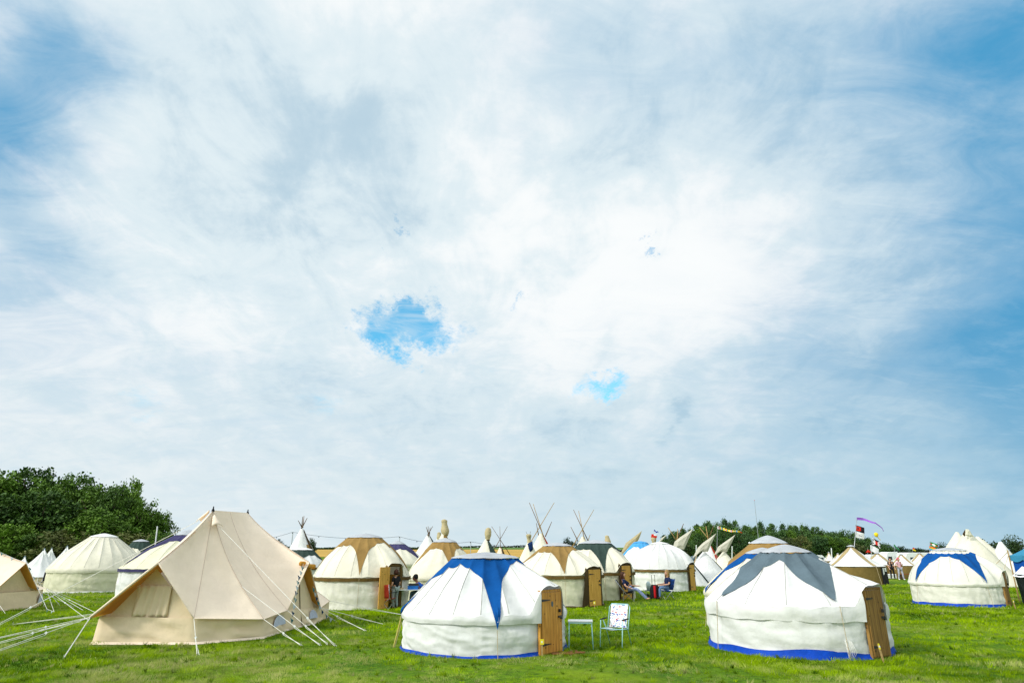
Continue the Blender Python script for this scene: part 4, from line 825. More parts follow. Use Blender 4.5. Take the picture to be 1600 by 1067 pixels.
tallcone('cream tipi tip peeping behind the slanting tipi', (1535, 843), 900, 44, 1546, CREAM, 4)
tallcone('white tipi between the tall tipis and the blue marquee', (1563, 846), 908, 34, 1570, WHITE, 5)

# --- khaki walled pavilion tents
def pavilion(label, cx, base, hwp, eave, top, seed=0, door=70):
    Yf = gy(base); Rr = 2
    for _ in range(6): Yc = Yf+Rr; Rr = hwp/F*depth(Yc, 1)
    X = XX(cx, Yc, 1); he = zat(eave, Yc); ht = zat(top, Yc); T = thing('pavilion_tent', label, 'tent', (X, Yc, 0), 0, 'khaki walled pavilion tents'); bear = math.atan2(X, Yc); n = 12
    def S(s, th, off=0):
        f = (th*n/(2*math.pi)) % 1; rr = (.05+(Rr*1.05-.05)*s)*(1-.03*4*f*(1-f)); z = ht-(ht-he)*(.62*s+.38*math.sin(s*math.pi/2))
        return Vector((rr*math.sin(th), -rr*math.cos(th), z+off))
    b = MB(); b.grid(lambda u, v: S(v, u*6.28318), n*6, 12, wrap=True); b.build('roof', WHITE, T, True)
    b = MB(); b.grid(lambda u, v: Vector((Rr*math.sin(u*6.28318)*(1-.03*math.sin(u*6.283*n)**2), -Rr*math.cos(u*6.28318), he*(1-v)+.02)), n*6, 3, wrap=True); b.build('wall', KHAKI, T, True)
    L_ = [R_(a)-bear for a in (-48, 42, 132, 222)]
    for a in L_:
        b = MB(); b.grid(lambda u, v: S(v*.98, a+(u-.5)*(.16+1.4*(1-v)**3), .03), 8, 12); b.build('star_canopy', KTRIM, T, True)
        d = Vector((math.sin(a), -math.cos(a), 0)); rope(T, d*(Rr*1.06)+Vector((0, 0, he)), d*(Rr+.35), .014, TROPE, name='tie_rope')
    a = R_(door)-bear; d = Vector((math.sin(a), -math.cos(a), 0)); b = MB(); b.box((0, 0, he*.48), (.9, .08, he*.95)); o = b.build('doorway', BLACK, T); o.location = d*(Rr+.02); o.rotation_euler = (0, 0, a)
    b = MB()
    b.grid(lambda u, v: Vector(((u-.5)*.9, -.06-.04*math.sin(u*12), he*.93-v*he*.4*(1-.5*math.sin(math.pi*u)))), 10, 3); o2 = b.build('door_curtain', PLASTIC_W, o, True)
    b = MB(); b.lathe([(Rr*.16, 0), (Rr*.1, .05), (0, .11)], 10, (0, 0, ht-.02)); b.build('peak_cap', CAPG, T, True)
    return T
pavilion('khaki walled pavilion tent nearest, just behind the grey starred yurt', 1335, 914, 42, 884, 853)
pavilion('second khaki walled pavilion tent beside the nearest one', 1374, 903, 29, 882, 864)
pavilion('khaki walled pavilion tent behind the person in pink', 1411, 904, 22, 883, 866, door=60)
pavilion('khaki walled pavilion tent left of the blue starred cream yurt', 1440, 902, 23, 882, 864, door=-60)
pavilion('tiny far pavilion tent left of the khaki row', 1311, 892, 12, 877, 865); pavilion('tiny far pointed tent peeping over the grey starred yurt roof', 1297, 890, 9, 876, 863)
print('tipis ok')

# ------------------------------------------------------------------ blue marquee at the right edge
def marquee():
    Y = 31.0; x0 = XX(1579, Y, 2); T = thing('marquee', 'blue and white striped marquee with scalloped edge at the right edge', 'marquee', (x0+2.9, Y+.4, 0), R_(-38)); o = T.location.copy()
    ze = zat(868, Y); zr = zat(842, Y+2); w_ = 4.0
    pts = [(-2, -2), (2, -2), (2, 2), (-2, 2)]
    b = MB()
    for i in range(4):
        (a, c), (d, e) = pts[i], pts[(i+1) % 4]; b.grid(lambda u, v: Vector(((a+(d-a)*u)*(1-v)*1.04, (c+(e-c)*u)*(1-v)*1.04, ze+(zr+.5-ze)*(v**1.15))), 8, 8, mi=0)
    b.m = [(1 if (i//8) % 2 and i//64 in (0, 2) else 0) for i in range(len(b.f))]
    b.build('roof', [PROOF, WHITE], T, True)
    b = MB()
    for i in range(4):
        (a, c), (d, e) = pts[i], pts[(i+1) % 4]; b.grid(lambda u, v: Vector((a+(d-a)*u, c+(e-c)*u, ze*(1-v)+.01))+Vector((0, .03*math.sin(u*40), 0)), 30, 2)
    b.m = [(1 if (i//2) % 15 in (4, 5, 6, 7) else 0) for i in range(len(b.f))]; b.build('wall', [PWALL, SAND], T, True)
    b = MB()
    for i in range(4):
        (a, c), (d, e) = pts[i], pts[(i+1) % 4]; b.grid(lambda u, v: Vector(((a+(d-a)*u)*1.045, (c+(e-c)*u)*1.045, ze+.02-v*(.20+.10*abs(math.sin(u*math.pi*9))))), 54, 1)
    b.build('valance', PROOF, T, True)
    for dx, dy in ((-2.1, -2.1), (2.1, -2.1)):
        b = MB(); b.tube([(dx, dy, 0), (dx, dy, ze+.25)], .03, 6); b.build('pole', POLEP, T)
    rope(T, (-2.08, -2.08, ze+.2), (-4.3, -2.9, 0), .012, TROPE); rope(T, (-2.08, -2.08, ze+.1), (-3.0, -3.4, 0), .012, TROPE)
marquee()
def wheelie():
    p = G(1612, 944); T = thing('litter_bin', 'dark grey litter bin with white bag liner at the right edge', 'bin', p); s = 1.0
    hgt = zat(895, p.y); b = MB(); b.lathe([(.0, 0), (.27, 0), (.29, .05), (.36, hgt-.12), (.38, hgt-.12), (.38, hgt-.05), (.30, hgt-.05)], 20); b.build('body', mat('dark_grey_plastic', (.045, .055, .065), .45, .2, 4, spec=.4), T, True)
    b = MB(); b.grid(lambda u, v: Vector((math.cos(u*6.283)*(.42*(1-v)+.02)*(1+.08*math.sin(u*31)), math.sin(u*6.283)*(.42*(1-v)+.02)*(1+.08*math.cos(u*23)), hgt-.14+v*.42+.03*math.sin(u*19)*(1-v))), 40, 5, wrap=True); b.build('bag_liner', PLASTIC_W, T, True)
    b = MB(); b.tube([(-.42, 0, hgt-.06), (.42, 0, hgt-.06)], .02, 6); b.build('rim_bar', BLACK, T)
wheelie()

# ------------------------------------------------------------------ caravans
def caravan(label, px0, px1, top, Y, name='caravan', col=None, h0=None):
    x0, x1 = XX(px0, Y, 1.5), XX(px1, Y, 1.5); L_ = x1-x0; h = zat(top, Y); T = thing(name, label, 'caravan', ((x0+x1)/2, Y+1.2, 0), 0, 'white vehicles on the horizon')
    b = MB(); prof_ = [(-L_/2, .45), (-L_/2, h*.55), (-L_/2+.35, h-.12), (-L_/2+.7, h), (L_/2-.35, h), (L_/2, h-.3), (L_/2, .45)]; n = len(prof_)
    b.add([(x, y, z) for y in (-1.1, 1.1) for x, z in prof_], [tuple(range(n))[::-1], tuple(range(n, 2*n))]+[(i, (i+1) % n, n+(i+1) % n, n+i) for i in range(n)])
    o = b.build('body', col or PLASTIC_W, T); bv = o.modifiers.new('bv', 'BEVEL'); bv.width = .05; bv.segments = 2
    k_ = max(2, int(L_/2.2))
    for i in range(k_):
        b = MB(); b.box((-L_/2+L_*(i+.6)/k_, -1.11, h*.62), (L_/k_*.5, .04, h*.2)); b.build('window', GLASSD, o)
    b = MB(); b.box((0, -1.112, h*.42), (L_*.9, .02, .07)); b.build('stripe', mat('grey_trim', (.3, .33, .36), .5), o)
    for s_ in (-.28, .3):
        b = MB(); b.tube([(s_*L_, -1.12, .33), (s_*L_, -.92, .33)], .33, 14); b.build('wheel', BLACK, T, True)
    return T
caravan('white caravan with red markings left of the rainbow flag', 1384, 1408, 862, 95); caravan('long white lorry trailer behind the khaki pavilion tents', 1414, 1464, 863, 88, h0=1); caravan('white van between the far wood and the khaki pavilions', 1358, 1382, 866, 120, 'van')
caravan('white camper at the foot of the far wood', 1268, 1288, 867, 130, 'van'); caravan('small pale van beside the camper at the foot of the wood', 1290, 1304, 871, 135, 'van', CAPG); caravan('dark van between the pointed smoke flaps', 1082, 1092, 868, 110, 'van', SLATE)
caravan('low white trailer right of the long white lorry', 1466, 1490, 868, 90, 'van')

# ------------------------------------------------------------------ flags, windsocks, mast, wire poles
def flagcloth(T, org, px, py, wpx, hpx, Y, m, name='flag', skew=4, drop=3):
    a = W(px, py, Y)-org; s_ = depth(Y, 4)/F
    b = MB(); b.grid(lambda u, v: a+Vector((wpx*s_*u-.12*wpx*s_*v*0-skew*s_*v*.3, .25*math.sin(u*7+v)*wpx*s_*.12, -(hpx*v+drop*u)*s_+.04*math.sin(u*6)*wpx*s_*.3)), 14, 8)
    ms = m if isinstance(m, (list, tuple)) else [m]
    o = b.build(name, list(ms), T, True); mm = o.modifiers.new('s', 'SOLIDIFY'); mm.thickness = .01; return o
FC = {n: mat('flag_'+n, c, .8, .05) for n, c in dict(red=(.62, .03, .015), orange=(.75, .22, .01), yellow=(.8, .6, .02), green=(.01, .22, .04), blue=(.01, .06, .45), violet=(.34, .14, .60), white=(.78, .78, .78), black=(.015, .015, .02), skyblue=(.1, .45, .75)).items()}
def paint(o, fn, nu=14, nv=8):
    k = 0
    for p in o.data.polygons:
        c = p.index; i, j = divmod(c, nv); p.material_index = fn((i+.5)/nu, (j+.5)/nv)
def pole(T, org, p0, p1, Y, r, name='pole', m=None):
    b = MB(); b.tube([W(*p0, Y)-org, W(*p1, Y)-org], r, 6); b.build(name, m or POLE, T, True)
def flagpole(label, base_px, Y, top, r=.04):
    org = Vector((XX(base_px, Y, 0), Y, 0)); T = thing('flagpole', label, 'flagpole', org, 0, 'flagpoles over the camp'); b = MB(); b.tube([Vector((0, 0, 0)), W(*top, Y)-org], r, 6, r1=r*.5); b.build('pole', STEEL, T, True); return T, org
T, org = flagpole('leaning pole with red and black flag over a white flag and violet streamer', 1330, 58, (1339, 809))
o = flagcloth(T, org, 1337, 820, 13, 9, 58, [FC['black'], FC['red']], drop=4); paint(o, lambda u, v: 1 if u < .6 and .1 < v < .95-.3*u and (u-.3)**2+(v-.5)**2 > .01 else 0)
o = flagcloth(T, org, 1336, 830, 14, 9, 58, [FC['white'], FC['black']], drop=3); paint(o, lambda u, v: 1 if (int(u*14) in (4, 6, 7, 9)) and int(v*8) in (3, 4, 5) and (int(u*14)+int(v*8)) % 2 else 0)
a = [W(1339, 810, 58), W(1350, 812, 58), W(1360, 815, 57.5), W(1368, 816, 57), W(1374, 821, 57), W(1379, 826, 57), W(1381, 830, 57)]
def strip(T, org, pts, w0, w1, mats, name, ny=1):
    b = MB(); n = 24
    def at(t):
        s = t*(len(pts)-1); i = min(int(s), len(pts)-2); return pts[i].lerp(pts[i+1], s-i)-org
    b.grid(lambda u, v: at(u)+Vector((0, .1*math.sin(v*3), (v-.5)*-(w0+(w1-w0)*u)+.05*math.sin(u*9))), n, 3)
    o = b.build(name, mats, T, True); s = o.modifiers.new('s', 'SOLIDIFY'); s.thickness = .015; return o
strip(T, org, a, .24, .03, FC['violet'], 'streamer')
T, org = flagpole('pole with black and white crossed flag above a white flag', 1358, 62, (1364, 835), .03)
o = flagcloth(T, org, 1363, 840, 11, 10, 62, [FC['black'], FC['white'], FC['red']], drop=6); paint(o, lambda u, v: 2 if abs(u-.5) < .12 and abs(v-.5) < .3 else (1 if abs(abs(u-.5)-abs(v-.5)) < .10 or abs(v-.5) < .07 else 0))
flagcloth(T, org, 1360, 851, 12, 9, 62, FC['white'], drop=6)
T, org = flagpole('thin pole with yellow balloon windsock above the crossed flag', 1366, 64, (1367, 834), .02)
b = MB(); b.lathe([(0, -.24), (.12, -.18), (.2, 0), (.16, .14), (0, .22)], 12, W(1369, 835, 64)-org); b.build('balloon', FC['yellow'], T, True); strip(T, org, [W(1370, 838, 64), W(1374, 841, 64), W(1376, 844, 64)], .08, .03, FC['yellow'], 'tail')
T, org = flagpole('short pole with small red pennant behind the khaki pavilion', 1354, 66, (1356, 856), .02); cloth_px([(1353, 863), (1356, 858), (1362, 863)], 66, 'pennant', FC['red'], T, org, .03)
T, org = flagpole('pole with green blade pennant above the caravans', 1399, 90, (1397, 851), .03); strip(T, org, [W(1397, 852, 90), W(1401, 855, 90), W(1406, 860, 90)], .35, .1, [FC['green']], 'pennant')
T, org = flagpole('pole with small red and yellow flag above the white trailer', 1426, 95, (1426, 855), .03); o = flagcloth(T, org, 1426, 855, 5, 4, 95, [FC['yellow'], FC['red'], FC['black']], drop=2); paint(o, lambda u, v: 1 if u+v < .8 else (2 if v < .5 else 0))
T, org = flagpole('pole with green and red flag above a rainbow flag', 1450, 60, (1454, 845), .03)
o = flagcloth(T, org, 1453, 846, 11, 6, 60, [FC['green'], FC['red'], FC['white']], drop=4); paint(o, lambda u, v: 2 if (u-.5)**2+(v-.5)**2 < .05 else (1 if .35 < v < .68 else 0))
o = flagcloth(T, org, 1452, 852.5, 10, 6.5, 60, [FC['red'], FC['orange'], FC['yellow'], FC['green'], FC['skyblue'], FC['blue']], drop=3); paint(o, lambda u, v: min(5, int(v*6)))
T, org = flagpole('small pole with red flag and blue windsock behind the plain white yurt', 1022, 55, (1022, 826), .02); o = flagcloth(T, org, 1018, 834, 9, 5, 55, [FC['red'], FC['white']], drop=1); paint(o, lambda u, v: 1 if u > .4 and v < .4 else 0); strip(T, org, [W(1022, 829, 55), W(1025, 830, 55), W(1029, 832, 55)], .15, .08, FC['blue'], 'windsock')
T, org = flagpole('pole flying a long striped fish windsock before the far wood', 1119, 50, (1121, 824), .02); o = strip(T, org, [W(1121, 824, 50), W(1130, 827, 50), W(1140, 828, 49.5), W(1150, 830, 49), W(1160, 833, 49)], .22, .07, [FC['yellow'], FC['white'], FC['red'], FC['green'], FC['skyblue']], 'windsock')
for p in o.data.polygons:
    i, j = divmod(p.index, 3); p.material_index = [1, 1, 2, 0, 4, 3, 0, 0, 2, 0, 3, 0, 0, 1, 2, 0, 3, 0, 4, 1, 0, 0, 2, 2][i] if j != 1 else [1, 2, 4, 0][i % 4]
T, org = flagpole('pole with white ball and blue line above the blue starred cream yurt', 1160, 60, (1171, 849), .015); b = MB(); b.lathe([(0, -.1), (.09, -.04), (.1, .03), (0, .1)], 10, W(1171, 848, 60)-org); b.build('ball', FC['white'], T, True)
b = MB(); Ym = 160; mx_ = XX(1187, Ym, 2); b.tube([(mx_, Ym, 0), (mx_+.25, Ym, zat(782, Ym))], .09, 5, r1=.04); mo = b.build('radio_mast', STEEL); tag(mo, 'very thin radio mast rising above the far wood', 'mast')
b = MB(); b.lathe([(0, -.1), (.12, 0), (0, .1)], 8, (mx_+.25, Ym, zat(781.5, Ym))); b.build('lamp', FC['red'], mo)
# wire line with posts behind the tents
PXS = [(360, 842), (457, 831), (624, 838), (735, 846), (885, 848)]; tops = []
for i, (px, py) in enumerate(PXS):
    Y = 62; t_ = W(px, py, Y); bx = t_.x; b = MB(); b.tube([(bx, Y, 0), (bx+.05, Y, t_.z)], .05, 6, r1=.035); o = b.build('wire_post', STEEL); tag(o, ['thin wire post behind the peak of the big sand tent', 'thin wire post left of the dark poled tipi', 'thin wire post above the purple starred yurt', 'thin wire post behind the beige sacked tipi', 'thin wire post behind the crossed tipi poles'][i], 'post', 'posts of the overhead wire'); tops.append(t_)
def festoon(pts):
    b = MB(); P_ = []
    for a, c in zip(pts, pts[1:]):
        for i in range(12):
            t = i/12; p = a.lerp(c, t); p.z -= .35*4*t*(1-t); P_.append(p)
    P_.append(pts[-1]); b.tube(P_, .012, 4)
    o = b.build('festoon_wire', BLACK); tag(o, 'thin wire with tiny bulbs strung across the sky behind the tents', 'wire')
    bb = MB()
    for i, p in enumerate(P_):
        if i % 3 == 0: bb.lathe([(0, -.14), (.05, -.08), (0, 0)], 6, p)
    q = bb.build('bulbs', BLACK, o); q['kind'] = 'stuff'
festoon([W(300, 850, 62)]+tops)
for i, (px, y0, y1, lb) in enumerate([(244, 868, 822, 'white pole standing beside the purple starred yurt'), (1086, 880, 851, 'pale post between the tipi smoke flaps'), (1142, 880, 853, 'pale post right of the third smoke flap'), (1297, 870, 856, 'thin pale post before the far wood')]):
    Y = 34 if i == 0 else 70; a = W(px, y0, Y); a.z = 0; c = W(px+2, y1, Y); b = MB(); b.tube([a, c], .03 if i == 0 else .05, 6); o = b.build('pole', PLASTIC_W); tag(o, lb, 'pole')

# ------------------------------------------------------------------ things in front of the yurts
def lawn_table():
    c = G(908, 1012); T = thing('folding_table', 'small white folding table with pale blue legs beside the blue starred yurt', 'table', (c.x, c.y, 0), R_(-6)); zt = zat(968, c.y); wv, dv = .30, .20
    b = MB(); b.box((0, 0, zt-.02), (wv*2, dv*2, .03)); o = b.build('tabletop', PLASTIC_W, T); m_ = o.modifiers.new('b', 'BEVEL'); m_.width = .008; m_.segments = 2
    b = MB(); b.box((0, -dv+.02, zt-.05), (wv*1.9, .02, .03)); b.box((0, dv-.02, zt-.05), (wv*1.9, .02, .03)); b.build('apron', MINT, T)
    for sx_ in (-1, 1):
        for sy in (-1, 1):
            b = MB(); b.tube([(sx_*(wv-.03), sy*(dv-.03), zt-.04), (sx_*(wv-.01), sy*(dv-.01), 0)], .012, 8); b.build('leg', MINT, T, True)
lawn_table()
def dots_mat():
    m = bpy.data.materials.new('spotted_fabric'); m.use_nodes = True; t = m.node_tree; ns = t.nodes; b_ = ns['Principled BSDF']; tcn = ns.new('ShaderNodeTexCoord'); v = ns.new('ShaderNodeTexVoronoi'); v.inputs['Scale'].default_value = 19; v.inputs['Randomness'].default_value = .75; t.links.new(tcn.outputs['Object'], v.inputs['Vector'])
    lt_ = ns.new('ShaderNodeMath'); lt_.operation = 'LESS_THAN'; t.links.new(v.outputs['Distance'], lt_.inputs[0]); lt_.inputs[1].default_value = .39
    sp = ns.new('ShaderNodeSeparateColor'); t.links.new(v.outputs['Color'], sp.inputs[0]); cr = ns.new('ShaderNodeValToRGB'); cr.color_ramp.interpolation = 'CONSTANT'; e = cr.color_ramp.elements; e[0].color = (.02, .06, .35, 1); e[1].position = .5; e[1].color = (.45, .02, .03, 1)
    n2 = e.new(.75); n2.color = (.15, .3, .45, 1); t.links.new(sp.outputs[0], cr.inputs[0]); x = ns.new('ShaderNodeMix'); x.data_type = 'RGBA'; t.links.new(lt_.outputs[0], x.inputs[0]); x.inputs[6].default_value = (.78, .78, .78, 1); t.links.new(cr.outputs[0], x.inputs[7]); t.links.new(x.outputs[2], b_.inputs['Base Color']); b_.inputs['Roughness'].default_value = .7; return m
DOTS = dots_mat()
def lawn_chair():
    c = G(962, 1009); T = thing('lawn_chair', 'spotted fabric folding lawn chair with pale blue frame on the grass', 'chair', (c.x, c.y, 0), R_(60))
    # chair faces local -X ... front is -x
    sh = .40; w2 = .25; top_ = .92
    def arc(u): return u
    b = MB(); b.grid(lambda u, v: Vector((-.24+.50*u, -w2+2*w2*v, sh+.02-.03*math.sin(math.pi*v)-.03*u)), 8, 8); o = b.build('seat', DOTS, T, True); m_ = o.modifiers.new('s', 'SOLIDIFY'); m_.thickness = .015
    b = MB(); b.grid(lambda u, v: Vector((.22+.20*u+.02*math.sin(math.pi*v), -w2+.02+(2*w2-.04)*v, sh+.0+(top_-sh)*u)), 8, 8); o = b.build('backrest', DOTS, T, True); m_ = o.modifiers.new('s', 'SOLIDIFY'); m_.thickness = .015
    b = MB(); b.tube([(.2, -w2-.02, sh-.04), (.405, -w2-.02, top_-.05), (.42, -w2+.03, top_+.015), (.42, w2-.03, top_+.015), (.405, w2+.02, top_-.05), (.2, w2+.02, sh-.04)], .013, 8); b.build('back_frame', MINT, T, True)
    b = MB(); b.tube([(.24, -w2-.02, sh-.02), (-.26, -w2-.02, sh+.01), (-.26, w2+.02, sh+.01), (.24, w2+.02, sh-.02)], .012, 8); b.build('seat_frame', MINT, T, True)
    for s_ in (-1, 1):
        y = s_*(w2+.035)
        b = MB(); b.tube([(-.20, y, .60), (-.30, y, .0)], .012, 8); b.build('leg', MINT, T, True)
        b = MB(); b.tube([(-.05, y, .60), (.12, y, sh), (.34, y, 0)], .012, 8); b.build('leg', MINT, T, True)
        b = MB(); b.box((0, y, .615), (.42, .05, .025)); o = b.build('armrest', BLACK, T); m_ = o.modifiers.new('b', 'BEVEL'); m_.width = .008
    b = MB(); b.box((.37, -.13, top_-.10), (.012, .17, .11), Matrix.Rotation(.4, 3, 'Y')); b.build('label_card', PLASTIC_W, T)
lawn_chair()
def stake(label, px, py, top_, tilt=0.0, big_=True):
    c = G(px, py); z = zat(top_, c.y); T = thing('number_stake', label, 'stake', c, 0, 'yellow tagged pitch stakes'); b = MB(); b.box((tilt*z*.5, 0, z*.47), (.035, .02, z*.98), Matrix.Rotation(tilt, 3, 'Y')); b.build('stake', STAKE, T)
    b = MB(); b.box((tilt*z*.9, -.014, z*.88), (.085 if big_ else .03, .018, .11), Matrix.Rotation(tilt, 3, 'Y')); o = b.build('tag', YEL, T)
    b = MB(); b.box((tilt*z*.9, -.024, z*.88), (.03, .002, .035)); b.build('mark', PLASTIC_W, o)
stake('wooden stake with square yellow tag before the stained plank door', 847, 1026, 999); stake('leaning wooden stake with yellow tag by the grey starred yurt door', 1381, 1034, 1006, -.16, False); stake('short stake with yellow tag right of the blue arch yurt', 1587, 951, 938, -.1, False)
stake('small yellow tag stake by the green starred yurt door', 972, 938, 928, .1); stake('small yellow tag stake before the honey door left of the lawn chair', 929, 950, 940, 0); stake('tiny yellow tag stake right of the pale cream yurt', 184, 926, 915, 0)
def mat_():
    c = G(888, 1021); b = MB(); rs = random.Random(3)
    b.grid(lambda u, v: Vector((-.35+.7*u+.05*math.sin(v*7), -.18+.36*v+.03*math.sin(u*9), .03+.006*math.sin(u*13+v*8))), 14, 8); o = b.build('doormat', mat('coir_mat', (.22, .10, .03), .95, .3, 30, .5, 60), None); o.location = (c.x, c.y, 0); o.rotation_euler = (0, 0, .5); s = o.modifiers.new('s', 'SOLIDIFY'); s.thickness = .02; tag(o, 'worn brown doormat on the grass before the stained door', 'doormat')
mat_()
# loose ties on yurt B, canvas strap on A
def lacing():
    T, Rr, X, Yc, he0 = YURTS['B']; bear = math.atan2(X, Yc)
    for a_ in (27,):
        a = R_(a_)-bear; d = Vector((math.sin(a), -math.cos(a), 0)); s_ = Vector((math.cos(a), math.sin(a), 0))
        b = MB()
        for k_ in range(4): b.tube([d*(Rr+.1)+s_*(.02+k_*.03)+Vector((0, 0, .42-.02*k_)), d*(Rr+.14)+s_*(.05+.045*k_)+Vector((0, 0, .15)), d*(Rr+.13)+s_*(.0+.03*k_)+Vector((0, 0, .02)), d*(Rr+.11)+s_*(-.03)+Vector((0, 0, .40))], .006, 4)
        b.build('rope_coil', ROPE, T, True)
lacing()
T, Rr, X, Yc, he0 = YURTS['A']; bear = math.atan2(X, Yc); a = R_(-84)-bear; d = Vector((math.sin(a), -math.cos(a), 0)); b = MB(); b.tube([d*(Rr+.04)+Vector((0, 0, .7)), d*(Rr+.09)+Vector((0, 0, .45)), d*(Rr+.16)+Vector((-.03, 0, 0))], .018, 5); b.build('strap', mat('yellow_rope', (.5, .42, .12), .9), T)

# ------------------------------------------------------------------ camp chairs, folding table, luggage
def camp_chair(name, label, loc, rz, cloth, back=.92, recl=.12):
    """faces local +X"""
    T = thing(name, label, 'chair', loc, rz, 'folding camp chairs')
    b = MB(); b.grid(lambda u, v: Vector((-.22+.46*u, -.24+.48*v, .43-.05*math.sin(math.pi*v)-.04*(1-u))), 6, 6); o = b.build('seat', cloth, T, True); m_ = o.modifiers.new('s', 'SOLIDIFY'); m_.thickness = .015
    b = MB(); b.grid(lambda u, v: Vector((-.22-recl*u*1.2+.0-.04*math.sin(math.pi*v), -.24+.48*v, .42+(back-.42)*u-.03*math.sin(math.pi*v)*u)), 6, 6); o = b.build('backrest', cloth, T, True); m_ = o.modifiers.new('s', 'SOLIDIFY'); m_.thickness = .015
    for s_ in (-1, 1):
        y = .27*s_
        b = MB(); b.tube([(.24, y, 0), (-.23, y*.95, .46), (-.23-recl*1.2, y*.9, back)], .011, 6); b.build('leg', STEEL, T, True)
        b = MB(); b.tube([(-.28, y, 0), (.24, y, .45), (.24, y, .62)], .011, 6); b.build('leg', STEEL, T, True)
        b = MB(); b.box((0, y, .63), (.5, .06, .02)); b.build('armrest', BLACK, T)
    b = MB(); b.tube([(.24, -.27, 0), (.24, .27, .42)], .009, 5); b.tube([(.24, .27, 0), (.24, -.27, .42)], .009, 5); b.tube([(-.26, -.27, 0), (-.24, .27, .42)], .009, 5); b.tube([(-.26, .27, 0), (-.24, -.27, .42)], .009, 5); b.build('cross_brace', STEEL, T, True)
    return T
# ------------------------------------------------------------------ people
def skinned(verts, edges, name, m, parent, lv=2):
    names = list(verts); me = bpy.data.meshes.new(name); me.from_pydata([verts[n][0] for n in names], [(names.index(a), names.index(b)) for a, b in edges] if False else [], [])
    me = bpy.data.meshes.new(name); me.from_pydata([tuple(verts[n][0]) for n in names], [(names.index(a), names.index(b)) for a, b in edges], [])
    o = bpy.data.objects.new(name, me); COL.objects.link(o); mod = o.modifiers.new('skin', 'SKIN'); sb = o.modifiers.new('sub', 'SUBSURF'); sb.levels = lv; sb.render_levels = lv
    sv = me.skin_vertices[0].data
    for i, n in enumerate(names):
        r = verts[n][1]; sv[i].radius = (r, r) if not isinstance(r, tuple) else r; sv[i].use_root = (i == 0)
    dg = bpy.context.evaluated_depsgraph_get(); ev = o.evaluated_get(dg); m2 = bpy.data.meshes.new_from_object(ev); bpy.data.objects.remove(o); bpy.data.meshes.remove(me)
    m2.materials.clear(); m2.materials.append(m); m2.polygons.foreach_set('use_smooth', [True]*len(m2.polygons)); m2.polygons.foreach_set('material_index', [0]*len(m2.polygons))
    q = bpy.data.objects.new(name, m2); COL.objects.link(q); q.parent = parent; return q
